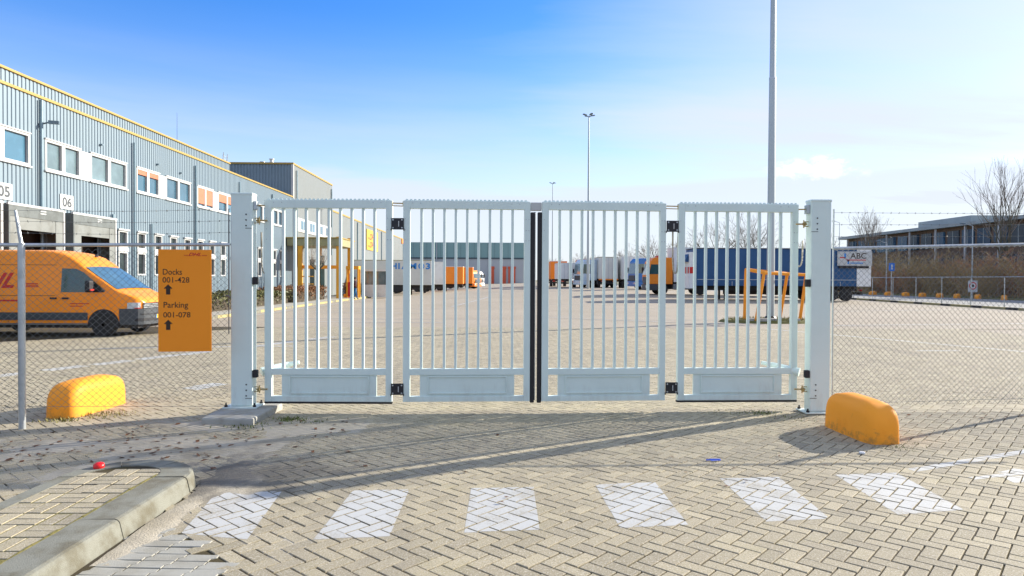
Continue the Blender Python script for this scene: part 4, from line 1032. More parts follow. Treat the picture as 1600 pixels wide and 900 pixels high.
# ------------------------------------------------------------------ bare trees
def limb(m, p, d, L, r, lev, rr, tips, spread, up, thin=.0035, n=5, minr=None):
    segs = 3 if lev > 1 else 2; q = p
    for i in range(segs):
        d = (d+Vector((rr.gauss(0, .10), rr.gauss(0, .10), rr.gauss(0, .06)+up*.08))).normalized()
        q2 = q+d*(L/segs); r1 = r*(1-.22*(i+1)/segs*1.1); m.tube(q, q2, r*(1-.22*i/segs*1.1), r1, n if lev > 1 else 3, cap=False); q = q2
        if lev > 0 and i >= 1-(lev > 2):
            for _ in range(rr.choice((1, 2))):
                a = rr.uniform(0, 6.28); o = d.orthogonal().normalized(); o.rotate(Matrix.Rotation(a, 3, d))
                limb(tips if lev <= 2 else m, q, (d*(1-spread)+o*spread+Vector((0,0,up))).normalized(), L*rr.uniform(.55, .78), max(r1*rr.uniform(.45, .62), thin), lev-1, rr, tips, spread, up, thin, n)
    if lev > 0:
        for _ in range(2):
            a = rr.uniform(0, 6.28); o = d.orthogonal().normalized(); o.rotate(Matrix.Rotation(a, 3, d))
            limb(tips if lev <= 2 else m, q, (d*(1-spread*.7)+o*spread*.7+Vector((0,0,up))).normalized(), L*rr.uniform(.6, .8), max(r1*.65, thin), lev-1, rr, tips, spread, up, thin, n)
def bare_tree(label, loc, h, seed, lev=4, spread=.45, up=.18, thin=.012, trunk=.28, group=None, name='bare_tree', rad=None, mat='twig'):
    rr = random.Random(seed); t = thing(name, label, 'tree', loc, 0, group); tr, tw = MB(), MB(); r = rad or h*.016
    th = h*trunk; q = Vector((0,0,-.1)); d = Vector((rr.gauss(0,.03), rr.gauss(0,.03), 1))
    tr.tube(q, q+d*th*.5, r*1.15, r, 8); q = q+d*th*.5; tr.tube(q, q+d*th*.5, r, r*.9, 8); q = q+d*th*.5
    for k in range(rr.choice((3, 4))):
        a = 6.28*k/4+rr.uniform(-.4, .4); dd_ = Vector((math.cos(a)*spread, math.sin(a)*spread, 1)).normalized()
        limb(tr, q+Vector((0,0,rr.uniform(-.1,.1)*th)), dd_, (h-th)*rr.uniform(.36, .46), r*.6, lev, rr, tw, spread, up, thin)
    tr.build('trunk', M['bark'], t); tw.build('crown', M[mat], t)
    return t
bare_tree('bare tree with dark twigs standing nearest the right edge beyond the road', (56.5, 75.0, 0), 13.8, 47, 3, .36, .24, .009, .22, rad=.17)
bare_tree('slender bare tree left of the office block behind the brown thicket', (55.8, 101, 0), 12.0, 33, 3, .36, .22, .010, .3, rad=.11)
G1 = 'bare trees far behind the trucks'
for i, (x, y, h, s, lab) in enumerate(((38, 168, 12.5, 1, 'wide bare tree above the blue tractor unit'), (33.5, 172, 10.5, 2, 'bare tree above the white trailers left of the orange yard tractor'), (43, 165, 11.5, 3, 'bare tree just left of the stile by the orange yard tractor'),
        (47.5, 150, 16, 4, 'tall bare tree behind the front end of the blue trailer'), (54, 148, 17, 5, 'tallest bare tree above the blue trailer'), (59, 155, 14, 6, 'bare tree above the blue trailer near the lamp mast'),
        (23, 185, 9.0, 7, 'small bare tree above the white and blue lorry cab'), (27, 190, 8.0, 8, 'low bare tree behind the far white trailers'), (16, 215, 8.5, 9, 'distant bare tree above the far yellow lorry'), (70, 150, 12, 10, 'thin bare tree behind the right gate post'))):
    bare_tree(lab, (x, y, 0), h, 100+s, 3, .5, .12, .022, .22, G1)
# pollarded street tree by the hedge
rr = random.Random(5); t = thing('pollard_tree', 'small pollarded bare tree in the copper hedge', 'tree', (-13.6, 50.2, .1)); m = MB(); tw = MB()
m.tube((0,0,0), (.03,0,2.2), .11, .10, 8)
for k in range(5):
    a = 6.28*k/5; e = Vector((math.cos(a)*.5, math.sin(a)*.5, 2.65)); m.tube((.03,0,2.15), e, .08, .07, 6)
    for _ in range(9):
        d = Vector((rr.gauss(0,.35), rr.gauss(0,.35), 1)).normalized(); tw.tube(e, e+d*rr.uniform(.8, 1.9), .014, .006, 3, False)
m.build('trunk', M['bark'], t); tw.build('crown', M['twig'], t)
# ================================================================== delivery van
def wheel(parent, x, y, r, w, side, name='wheel'):
    m = MB(); m.lathe([(r*.62, -w/2), (r*.93, -w/2), (r, -w/2+.03), (r, w/2-.03), (r*.93, w/2), (r*.62, w/2)], (0,0,0), 'y', 28)
    o = m.build(name, M['tyre'], parent, smooth=False); o.location = (x, y, r); s = side
    q = MB(); f = s*(w/2)
    q.lathe([(r*.63, f-s*.06), (r*.60, f-s*.005), (r*.52, f-s*.02), (r*.47, f-s*.05), (r*.25, f-s*.035), (r*.22, f-s*.005), (r*.12, f)] if s > 0 else [(r*.12, f), (r*.22, f-s*.005), (r*.25, f-s*.035), (r*.47, f-s*.05), (r*.52, f-s*.02), (r*.60, f-s*.005), (r*.63, f-s*.06)], (0,0,0), 'y', 24)
    q.build('rim', M['rim'], o, fixn=True)
    b = MB()
    for k in range(10):
        a = 6.28*k/10; b.tube((r*.40*math.cos(a), f-s*.045, r*.40*math.sin(a)), (r*.40*math.cos(a), f-s*.02, r*.40*math.sin(a)), r*.05, n=6)
    b.build('wheel_nuts', M['chassis'], o)
    return o
def interp(T, x):
    for (a, b), (c, d) in zip(T[:-1], T[1:]):
        if x <= c: return b+(d-b)*max(0, (x-a)/(c-a))
    return T[-1][1]
VT = [(-4.95, 2.40), (-4.85, 2.47), (-1.75, 2.47), (-1.35, 2.42), (-1.0, 2.30), (-.74, 2.13), (-.60, 1.99), (.36, 1.33), (.48, 1.27), (.80, 1.16), (.95, 1.07), (1.02, .98), (1.06, .88)]
VW = [(-4.95, .90), (-4.85, .97), (-4.5, 1.0), (.20, 1.0), (.50, .985), (.75, .95), (.90, .87), (1.0, .74), (1.06, .58)]
def vhw(x, z):
    w = interp(VW, x); return w-(0 if z < 1.25 else .125*((z-1.25)/1.2)**1.25)-(.04*((.6-z)/.3)**2 if z < .6 else 0)
VAN = thing('delivery_van', 'orange high roof delivery van parked at the docks behind the left fence', 'van', (-11.36, 20.47, 0), 0)
st_ = [-4.95,-4.85,-4.5,-4,-3.5,-3,-2.5,-2,-1.75,-1.55,-1.35,-1.15,-1.0,-.86,-.74,-.60,-.45,-.25,-.05,.15,.36,.48,.64,.80,.88,.95,1.02,1.06]
V = []; ncs = 0
for x in st_:
    zt = interp(VT, x); zb = .36; row = []; rr_ = .14 if x < -.7 else .07
    for k in range(11): z = zb+(zt-rr_-zb)*k/10; row.append((x, -vhw(x, z), z))
    for k in range(1, 4):
        a = k/4*math.pi/2; row.append((x, -(vhw(x, zt-rr_)-rr_*(1-math.cos(a))), zt-rr_+rr_*math.sin(a)))
    wy = vhw(x, zt-rr_)-rr_
    for k in range(0, 4): row.append((x, -wy+wy*k/4, zt+.03*(1-(1-k/4)**2)*(1 if x < .3 else .6)))
    row.append((x, 0, zt+.03*(1 if x < .3 else .6)))
    row += [(a, -b, c) for a, b, c in row[:-1][::-1]]; ncs = len(row); V += row
Fq = [(i*ncs+k, i*ncs+k+1, (i+1)*ncs+k+1, (i+1)*ncs+k) for i in range(len(st_)-1) for k in range(ncs-1)]
Fq += [tuple(range(ncs)), tuple(range((len(st_)-1)*ncs+ncs-1, (len(st_)-1)*ncs-1, -1))]+[(i*ncs, (i+1)*ncs, (i+1)*ncs+ncs-1, i*ncs+ncs-1) for i in range(len(st_)-1)]
m = MB(); m.add(V, Fq); body = m.build('body', M['vanpaint'], VAN, smooth=True, fixn=True)
body.data.set_sharp_from_angle(angle=R_(32))
def sidepoly(pts, off, name, mat, par=VAN, sides=(-1, 1), sub=1):
    m = MB()
    for s in sides: m.poly([(x, s*(vhw(x, z)+off), z) for x, z in pts])
    return m.build(name, mat, par)
def sidestrip(xa, xb, za, zb, off, name, mat, par=VAN, sides=(-1, 1), n=12, nzz=2):
    m = MB()
    for s in sides:
        P = [[(xa+(xb-xa)*i/n, s*(vhw(xa+(xb-xa)*i/n, za+(zb-za)*j/nzz)+off), za+(zb-za)*j/nzz) for i in range(n+1)] for j in range(nzz+1)]
        for j in range(nzz):
            for i in range(n): m.add([P[j][i], P[j][i+1], P[j+1][i+1], P[j+1][i]], [(0,1,2,3)])
    return m.build(name, mat, par, fixn=False)
for s in (-1, 1):
    dr = sidepoly([(-1.30,.50),(.02,.62),(.16,1.22),(-.60,1.93),(-.80,2.02),(-1.30,2.05)], .001, 'front_door', M['vanpaint'], sides=(s,))
    w_ = sidepoly([(-1.20,1.27),(.02,1.27),(.06,1.31),(-.58,1.84),(-.80,1.94),(-1.20,1.95)], .006, 'door_window', M['carglass'], par=dr, sides=(s,))
    sidepoly([(-.42,1.275),(.03,1.275),(-.36,1.60)], .010, 'quarter_trim', M['rubber'], par=dr, sides=(s,))
    m = MB()
    for (x0_, x1_) in ((-1.16, -.98),): m.box(x0_, x1_, s*(vhw(-1, 1.12)), s*(vhw(-1, 1.12)+.03), 1.07, 1.12) if s > 0 else m.box(x0_, x1_, -(vhw(-1, 1.12)+.03), -(vhw(-1, 1.12)), 1.07, 1.12)
    m.build('handle', M['rubber'], dr)
    mi = MB(); mi.cbox((-.30, s*1.17, 1.44), (.16, .22, .34)); mo = mi.build('mirror', M['rubber'], VAN, bevel=.05)
    MB().cbox((-.20, s*1.20, 1.34), (.03, .18, .05)).build('indicator', M['lamp_red'], mo)
    MB().tube((-.22, s*.95, 1.33), (-.28, s*1.08, 1.36), .035, n=6).build('mirror_arm', M['rubber'], mo)
m = MB()
for yy_ in (-1,): m.box(-1.50, -1.32, -1.03, -.995, 1.07, 1.12)
m.build('sliding_door_handle', M['rubber'], VAN)
m = MB()
for x_ in (-1.36, -2.70): m.poly([(x_, -(vhw(x_, .42)+.002), .42), (x_+.014, -(vhw(x_, .42)+.002), .42), (x_+.014, -(vhw(x_, 2.2)+.002), 2.2), (x_, -(vhw(x_, 2.2)+.002), 2.2)])
for z_ in (1.16, 2.04): m.poly([(-4.7, -(vhw(-3, z_)+.002), z_), (-1.36, -(vhw(-3, z_)+.002), z_), (-1.36, -(vhw(-3, z_)+.002), z_+.012), (-4.7, -(vhw(-3, z_)+.002), z_+.012)])
m.build('panel_gaps', M['chassis'], VAN)
for s in (-1, 1):
    sidestrip(-4.9, -.44, .47, .69, .014, 'rub_strip', M['vanblack'], sides=(s,)); sidestrip(.44, .60, .36, .80, .012, 'wing_cladding', M['vanblack'], n=4, sides=(s,))
    sidestrip(-3.3, -.46, .33, .385, .010, 'sill', M['rim'], n=4, sides=(s,))
# windscreen follows the body
m = MB(); N, K = 10, 10; P = []
for i in range(N+1):
    x = -.575+(.335+.575)*i/N; z = interp(VT, x); wy = vhw(x, z-.07)-.075; row = []
    for k in range(K+1): u = -1+2*k/K; row.append((x+.010, u*wy, z+.03*(1-u*u)+.013))
    P.append(row)
for i in range(N):
    for k in range(K): m.add([P[i][k], P[i+1][k], P[i+1][k+1], P[i][k+1]], [(0,1,2,3)])
m.build('windscreen', M['windscreen'], VAN, smooth=True)
def nosestrip(za, zb, off, name, mat, xa=.45, par=VAN, xb=None, one=None):
    path = [(x, -1) for x in (.45,.55,.65,.75,.82,.90,.95,1.0,1.03,1.06) if x >= xa and (xb is None or x <= xb)]
    pts = [(x, -interp(VW, x)) for x, _ in path]
    if xb is None: pts += [(1.075, -.3), (1.08, 0), (1.075, .3)]+[(x, -y) for x, y in pts[::-1]]
    m = MB(); n = len(pts)
    sets = [pts] if xb is None else [[(x, -y*one) for x, y in pts]]
    for pp in sets:
        nn = len(pp); V = []
        for z, o_ in ((za, off), (zb, off), (zb, -.03), (za, -.03)):
            for (x, y) in pp:
                L_ = math.hypot(x+.2, y); V.append((x+off*(x+.2)/L_ if o_ > 0 else x-.03, y*(1+o_*.9/max(abs(y), .3)*.9) if o_ > 0 else y*.97, z))
        m.add(V, [(r_*nn+i, r_*nn+i+1, ((r_+1) % 4)*nn+i+1, ((r_+1) % 4)*nn+i) for r_ in range(4) for i in range(nn-1)])
    return m.build(name, mat, par, fixn=True)
bp_ = nosestrip(.34, .80, .03, 'bumper', M['vanblack'])
nosestrip(.44, .52, .036, 'lower_intake', M['rubber'], .80, bp_); nosestrip(.62, .655, .036, 'upper_intake', M['rubber'], .95, bp_)
gr = nosestrip(.80, .965, .012, 'grille', M['rubber'], .98)
for z in (.825, .87, .915): nosestrip(z, z+.018, .02, 'grille_bar', M['zinc'], .98, gr)
for s in (-1, 1): hl_ = nosestrip(.79, .975, .016, 'headlight', M['lamp_clear'], .62, xb=.98, one=s); nosestrip(.79, .83, .022, 'indicator', M['lamp_red'], .82, hl_, xb=.96, one=s)
MB().lathe([(.075, 1.10), (.075, 1.115), (.06, 1.12)], (0, 0, .875), 'x', 18).build('round_badge', M['lamp_clear'], VAN)
pl = MB().box(1.105, 1.118, -.26, .26, .50, .61).build('number_plate', M['plate'], VAN); MB().box(1.1185, 1.12, -.26, -.215, .502, .608).build('plate_flag', M['blueprint'], pl)
for s in (-1, 1):
    for x in (0, -3.65):
        m = MB(); pts = [(x+.44*math.cos(R_(a)), .35+.44*math.sin(R_(a))) for a in range(-12, 193, 12)]
        m.prism(pts, s*.60, s*1.008, 'y'); m.build('wheel_arch', M['rubber'], VAN, fixn=True)
        wheel(VAN, x, s*.92, .345, .22, s)
MB().box(-4.7, .9, -.85, .85, .24, .40).build('underbody', M['chassis'], VAN)
lg = MB(); logo(lg, lambda a, b: (-4.45+a, -(vhw(-2, 1.40+b)+.004), 1.40+b), 2.62, .42); lg.build('logo', M['red'], VAN)
lg = MB()
for k, w_ in enumerate((.55, .38)): lg.poly([(-.95, -(1.004), .93-k*.07), (-.95+w_, -(1.004), .93-k*.07), (-.95+w_, -(1.004), .955-k*.07), (-.95, -(1.004), .955-k*.07)])
lg.poly([(-2.95, -1.004, 1.0), (-2.35, -1.004, 1.0), (-2.35, -1.004, 1.05), (-2.95, -1.004, 1.05)]); stuff(lg.build('small_print', M['red'], VAN))
MB().lathe([(.05, 2.40), (.05, 2.46), (.02, 2.48)], (-.95, .3, -.08), 'z', 8).build('roof_aerial', M['rubber'], VAN)

# ================================================================== lorries
def trailer(name, label, loc, rz, L, H, mat, group=None, bed=1.15, lights=True, axles=3, front_legs=True, ribs=True):
    """box trailer: x = 0 at the rear, x = L at the front"""
    t = thing(name, label, 'trailer', loc, rz, group); W = 1.26
    b = MB().box(0, L, -W, W, bed, H).build('box_body', mat, t, bevel=.03)
    if ribs:
        m = MB(); n = max(2, int(L/1.2))
        for i in range(1, n):
            x = L*i/n
            for s in (-1, 1): MB().box(x-.02, x+.02, min(s*W, s*(W+.012)), max(s*W, s*(W+.012)), bed+.06, H-.1).build('side_rib', mat, b)
    MB().box(-.02, L+.02, -W-.02, W+.02, H-.03, H+.035).build('roof_rail', M['chassis'] if mat is M['truckblue'] else M['olive'] if mat is M['truckgrey'] else M['offwhite'], b)
    m = MB(); m.box(-.03, -.012, -.02, .02, bed, H-.1)
    for s in (-.5, .5): m.box(-.05, -.012, s-.02, s+.02, bed, H-.1)
    m.build('door_bars', M['zinc'], b)
    MB().box(.1, L-.1, -.45, .45, bed-.35, bed-.001).build('chassis', M['chassis'], t)
    MB().box(1.2, L-3.0, -W+.02, -W+.06, .45, bed-.12).build('side_guard', M['chassis'], t)
    MB().box(.0, .12, -1.15, 1.15, .5, .7).build('rear_bumper', M['chassis'], t)
    for s in (-1, 1): MB().box(-.04, .0, s*.75-.2, s*.75+.2, .78, .92).build('tail_light', M['lamp_red'], t)
    for k in range(axles):
        for s in (-1, 1): wheel(t, 1.3+k*1.15, s*1.06, .48, .32, s)
    if front_legs:
        for s in (-1, 1): MB().box(L-2.6, L-2.45, s*.7-.06, s*.7+.06, 0, bed).build('landing_leg', M['chassis'], t)
    return t
def tractor(name, label, loc, rz, mat, H=3.3, group=None, glassm='carglass', low=False):
    """cab-over tractor unit: front at +x"""
    t = thing(name, label, 'lorry', loc, rz, group); W = 1.22
    pf = [(-1.15, .95), (1.02, .95), (1.12, 1.35), (1.10, 1.75), (.86, H-.35), (.55, H), (-1.15, H)]
    c = MB().prism(pf, -W, W, 'y').build('cab', mat, t, bevel=.05, fixn=True)
    MB().prism([(1.128, 1.80), (1.14, 1.80), (.925, H-.55), (.913, H-.55)], -W+.14, W-.14, 'y').build('windscreen', M['windscreen'], c, fixn=True)
    for s in (-1, 1):
        MB().prism([(-.15, 1.85), (.98, 1.85), (.82, H-.62), (-.15, H-.62)], s*(W+.002), s*(W+.012), 'y').build('side_window', M[glassm], c, fixn=True)
        MB().box(-.5, -.36, s*(W+.03)-.03, s*(W+.03)+.03, 1.5, 1.56).build('handle', M['rubber'], c)
        MB().box(.98, 1.12, s*(W+.14)-.08, s*(W+.14)+.08, 1.9, 2.5).build('mirror', M['rubber'], c)
    MB().box(1.06, 1.16, -.85, .85, 1.0, 1.6).build('grille', M['vanblack'], c)
    MB().box(.2, 1.2, -W-.01, W+.01, .38, .94).build('bumper', mat if not low else M['vanblack'], t, bevel=.05)
    for s in (-1, 1): MB().box(1.18, 1.22, s*.95-.2, s*.95+.2, .62, .82).build('headlight', M['lamp_clear'], t)
    MB().box(-4.3, .6, -.45, .45, .55, .95).build('chassis', M['chassis'], t)
    for s in (-1, 1):
        wheel(t, .0-.25, s*1.05, .48, .30, s); wheel(t, -3.7, s*1.02, .48, .45, s)
        MB().box(-2.9, -1.2, s*.95-.3, s*.95+.3, .45, .95).build('fuel_tank', M['rim'], t, bevel=.08)
    MB().box(-1.6, -1.2, -1.1, 1.1, .95, 1.3).build('rear_step', M['chassis'], t)
    return t
PI = math.pi
# left row, backed against the far hall (front towards +x)
t = trailer('box_trailer', 'pale grey trailer with blue lettering backed against the far hall', (-17.0, 78, zg(-12, 78)), 0, 9.1, 3.95, M['truckgrey'])
m = MB()
for ch, px0, px1 in (('H', .0, .62), ('I', .78, .96), ('A', 1.15, 1.9), ('M', 2.0, 2.85), ('O', 3.05, 3.75), ('3', 3.90, 4.4)):
    V, Fc = textmesh(ch, 1.0, off=.035); a = min(v[0] for v in V); b = max(v[0] for v in V); hy = max(v[1] for v in V)
    m = MB(); m.add([(4.55+px0+(v[0]-a)/(b-a)*(px1-px0), -1.285, 2.98+v[1]/hy*.66) for v in V], Fc); m.build('letter', M['blueprint'], t)
MB().box(3.0, 4.4, -1.30, -1.2, .25, .95).build('pallet_box', M['truckblue'], t)
trailer('box_trailer', 'white box trailer just beyond the lettered trailer', (-16.9, 87, zg(-12, 87)), 0, 9.6, 4.0, M['truckwhite'])
trailer('swap_body', 'orange swap body nearest the lettered trailer', (-13.2, 97, zg(-12, 97)), 0, 7.8, 3.6, M['truckorange'], axles=2)
trailer('swap_body', 'second orange swap body farther along the hall', (-12.0, 106, zg(-12, 106)), 0, 7.6, 3.7, M['truckorange'], axles=2)
tractor('tractor_unit', 'orange and white lorry cab at the end of the left row', (-4.9, 114, zg(-5, 114)), -.5, M['truckorange'], 3.1)
tractor('tractor_unit', 'small white lorry cab farthest along the left row', (-4.6, 122, zg(-5, 122)), -.5, M['truckwhite'], 3.0)
# right row
trailer('box_truck', 'far yellow box body with red neighbour at the back of the yard', (8.9, 104, zg(9, 104)), PI/2, 7, 3.9, M['truckorange'], axles=2)
trailer('container', 'dull red box farthest back in the yard', (7.9, 112, zg(8, 112)), PI/2, 7, 4.1, M['truckred'], axles=2)
trailer('box_truck', 'low white box body beside the white and blue cab', (9.1, 92, zg(9, 92)), PI/2, 7, 3.35, M['truckwhite'], axles=2)
tractor('tractor_unit', 'white and pale blue lorry cab facing left in the yard', (11.2, 90, zg(11, 90)), PI+.35, M['palecab'], 3.7)
trailer('swap_body', 'narrow orange body edge left of the pale trailer rear', (12.35, 93.5, zg(12, 93)), PI/2, 7, 3.9, M['truckorange'], axles=2)
trailer('box_trailer', 'pale trailer with orange sill parked rear on', (14.0, 88, zg(14, 88)), PI/2, 12, 4.0, M['truckgrey'])
MB().box(-1.27, 1.27, 0, .1, 0, .16).build('loading_ramp', M['truckorange'], bpy.data.objects['box_trailer.002']).location = (-.04, 0, 1.0)
bpy.data.objects['loading_ramp'].rotation_euler = (0, 0, PI/2)
trailer('box_trailer', 'white trailer with grey print left of the blue tractor unit', (16.9, 86, zg(17, 86)), PI/2, 12, 4.05, M['truckwhite'])
tractor('tractor_unit', 'blue lorry cab behind the orange yard tractor', (15.8, 76, zg(16, 76)), PI+.2, M['tractorblue'], 3.5)
YT = tractor('yard_tractor', 'orange yard tractor with a white trailer facing left', (14.35, 62, zg(14, 62)), PI, M['truckorange'], 3.35, low=True)
trailer('box_trailer', 'white trailer coupled to the orange yard tractor', (28.5, 62.0, zg(16, 62)), PI, 12.9, 4.25, M['truckwhite'])
MB().box(-.5, .1, -.4, .4, 3.35, 3.55).build('roof_beacon', M['lamp_red'], YT)
# blue curtain-sided trailer, side on
BT = trailer('curtain_trailer', 'long dark blue curtain sided trailer parked side on at the right', (28.0, 53.0, zg(21, 53)*.75), PI, 13.1, 4.02, M['truckblue'])
m = MB()
for i in range(9): m.box(.4+i*1.4, .43+i*1.4, 1.26, 1.285, 1.16, 1.5)
m.build('curtain_straps', M['zinc'], BT)
MB().box(.1, 12.9, 1.262, 1.275, 1.62, 1.66).build('reflective_line', M['zinc'], BT)
rp = MB().box(-.55, .55, 1.266, 1.31, 1.15, 4.0).build('rear_panel', M['truckwhite'], BT)
sgn = MB().box(-.60, 2.1, 1.312, 1.36, 2.75, 3.85).build('sign_board', M['white'], BT, bevel=.01)
MB().box(-.35, 2.0, 1.32, 1.37, 2.55, 2.72).build('sign_lamp_bar', M['chassis'], BT)
def bts(u, v): return (2.1-u, 1.364, 2.75+v)
m = MB(); V, Fc = textmesh('ABC', .62, off=.008); wx = max(v[0] for v in V); m.add([bts(1.0+v[0]/wx*1.25, .55+v[1]) for v in V], Fc); m.build('sign_lettering', M['signdark'], sgn)
m = MB(); m.poly([bts(.82, .40), bts(2.2, .40), bts(2.2, .47), bts(.82, .47)]); m.poly([bts(.18, .58), bts(.62, .58), bts(.95, .36), bts(.82, .30), bts(.6, .66), bts(.18, .66)]); m.build('sign_red_mark', M['red'], sgn)
m = MB(); m.poly([bts(.52, .62), bts(.66, .55), bts(.66, .95), bts(.52, .95)]); m.poly([bts(.78, .12), bts(.92, .12), bts(.92, .42), bts(.78, .5)]); m.poly([bts(1.0, .16), bts(2.0, .16), bts(2.0, .24), bts(1.0, .24)]); m.build('sign_blue_mark', M['blueprint'], sgn)
nb = MB().box(13.1, 13.5, -1.2, 1.2, .95, 3.75).build('front_bulkhead', M['truckwhite'], BT)
MB().prism([(13.5, 3.0), (13.9, 3.0), (13.5, 3.6)], -1.0, 1.0, 'y').build('fridge_unit', M['truckblue'], nb, fixn=True)
for s, mt in ((.0, 'red'), (.45, 'white'), (.75, 'red')): MB().box(13.501, 13.52, s, s+.32, 2.1, 2.6).build('marker_board', M[mt], nb)
MB().box(13.12, 13.48, 1.201, 1.22, 2.1, 2.6).build('marker_board', M['red'], nb)

# ================================================================== lamp masts
def mast(label, x, y, h, r0):
    t = thing('lamp_mast', label, 'lamp post', (x, y, zg(x, y)), 0, 'yard lamp masts')
    m = MB(); m.tube((0,0,-.2), (0,0,h*.5), r0, r0*.80, 20); m.tube((0,0,h*.5), (0,0,h), r0*.72, r0*.42, 16); m.build('mast', M['mast'], t, smooth=False)
    m = MB(); m.tube((0,0,h*.5-.04), (0,0,h*.5+.03), r0*.83, n=20); m.build('joint_collar', M['zinc'], t)
    for k in range(4):
        a = 6.28*k/4+.4; d = Vector((math.cos(a), math.sin(a), 0))
        MB().tube(Vector((0,0,h-.1)), d*.35+Vector((0,0,h+.08)), .04, n=6).build('arm', M['lamphead'], t)
        c = MB().cbox((0,0,0), (.46, .30, .12)); o = c.build('lamp_head', M['lamphead'], t, bevel=.03); o.location = d*.55+Vector((0,0,h+.14)); o.rotation_euler = (0, -.2, a)
    return t
lm = mast('thick near lamp mast rising out of frame right of centre', 11.12, 27.7, 20.0, .165)
MB().lathe([(.26, 0), (.26, .12), (.18, .22)], (0,0,0), 'z', 16).build('base_collar', M['blackmetal'], lm)
mast('lamp mast with four heads in the middle of the yard', 10.25, 79.6, 20.3, .17)
mast('smallest far lamp mast left of the middle one', 11.35, 150, 22.3, .17)
# guard frame and grassy islet round the near mast
GI = MB(); N = 40; V = [(11.05+2.15*math.cos(6.283*i/N)*(1+.05*math.sin(3*i)), 27.35+1.25*math.sin(6.283*i/N), -.02) for i in range(N)]+[(11.05+2.0*math.cos(6.283*i/N)*(1+.05*math.sin(3*i)), 27.35+1.1*math.sin(6.283*i/N), .09) for i in range(N)]
GI.add(V, [(i, (i+1) % N, N+(i+1) % N, N+i) for i in range(N)]+[tuple(range(N, 2*N))]); gi = struct(GI.build('grass_islet', M['grassmat']))
rr = random.Random(9); m = MB()
for _ in range(900):
    a = rr.uniform(0, 6.28); q = math.sqrt(rr.random()); x, y = 11.05+2.0*q*math.cos(a), 27.35+1.1*q*math.sin(a); h = rr.uniform(.04, .14)
    m.add([(x-.012, y, .085), (x+.012, y, .085), (x+rr.gauss(0, .04), y+rr.gauss(0, .04), .085+h)], [(0,1,2)])
stuff(m.build('islet_grass', M['straw'], gi))
for x, y in ((9.95, 26.6), (10.35, 26.4), (10.7, 26.55), (11.6, 26.5)): MB().cbox((x, y, .13), (.38, .26, .12), rr.uniform(-.4, .4)).build('loose_stone', M['concrete'], gi, bevel=.03)
GF = thing('crash_guard', 'orange tubular guard frame round the foot of the near lamp mast', 'guard rail', (11.1, 27.4, .08))
g_o = (11.1, 27.4, .08)
tops = [(9.95, 27.3, 2.13), (10.40, 26.55, 1.98), (12.28, 27.0, 1.92), (11.98, 28.1, 1.98)]; feet = [(9.88, 27.24, .0), (10.05, 26.48, .0), (12.12, 27.2, .0), (11.85, 28.5, .0)]
for a, b in zip(tops, feet): MB().tube(a, b, .062, n=12).build('leg', M['orangeframe'], GF, org=g_o)
for i in range(4): m = MB(); m.tube(tops[i], tops[(i+1) % 4], .062, n=12); m.lathe([(.001, -.062), (.05, -.04), (.063, 0), (.05, .04), (.001, .062)], tops[i], 'z', 10); m.build('top_tube', M['orangeframe'], GF, org=g_o)

# ================================================================== far teal hall
TE = thing('distribution_hall', 'wide far hall with teal upper band and grey wall at the back of the yard', 'warehouse', (-12, 200, .2)); te = (-12, 200, .2)
MB().box(-60, 7.0, 200, 240, .2, 7.6).build('lower_wall', M['hallgrey'], TE, org=te); MB().box(-60.1, 7.1, 199.9, 240, 8.0, 12.45).build('upper_band', M['teal'], TE, org=te)
MB().box(-60.15, 7.15, 199.8, 240, 7.6, 8.0).build('dark_band', M['darktrim'], TE, org=te)
for x in (-19.2, -3.8): MB().box(x, x+.25, 199.6, 199.9, .2, 12.4).build('downpipe', M['hallgrey'], TE, org=te)
for x0_, x1_ in ((-3.6, -2.1), (0.1, 1.4), (2.1, 2.6), (3.1, 4.2)): 
    d_ = MB().box(x0_, x1_, 199.75, 199.99, .3, 5.3).build('dock_door', M['reddoor'], TE, org=te); MB().box(x0_-.12, x1_+.12, 199.7, 199.76, 4.7, 5.4).build('door_head', M['reddoor'], d_, org=te)
m = MB()
for i in range(33): m.box(-60+i*2, -59.96+i*2, 199.86, 199.9, 8.0, 12.4)
m.build('panel_joints', M['darktrim'], TE, org=te)

# ================================================================== right side beyond the yard
of = (63, 95, 0)
OB = thing('office_block', 'long brown office block with glazed upper storey beyond the road', 'office building', of)
MB().box(63.4, 80, 52, 122.5, 0, 9.2).build('wall', M['brickwall'], OB, org=of); MB().box(62.3, 81, 50, 124, 9.2, 9.65).build('roof_edge', M['roofgrey'], OB, org=of)
for i in range(23):
    y = 53.5+i*3.0
    for z0, z1 in ((6.4, 8.7), (2.8, 5.0)):
        w_ = MB().box(63.28, 63.5, y, y+2.4, z0, z1).build('window', M['officeglass'], OB, org=of); MB().box(63.25, 63.279, y+1.15, y+1.27, z0, z1).build('mullion', M['roofgrey'], w_, org=of)
for i in range(12): MB().box(62.55, 62.75, 53+i*6.2, 53.22+i*6.2, 0, 9.2).build('column', M['white'], OB, org=of)
for y0_, y1_, h in ((94, 106, 1.3), (70, 75, 1.7), (75.2, 82, 1.3)): MB().box(66, 72, y0_, y1_, 9.65, 9.65+h).build('roof_plant', M['roofgrey'], OB, org=of)
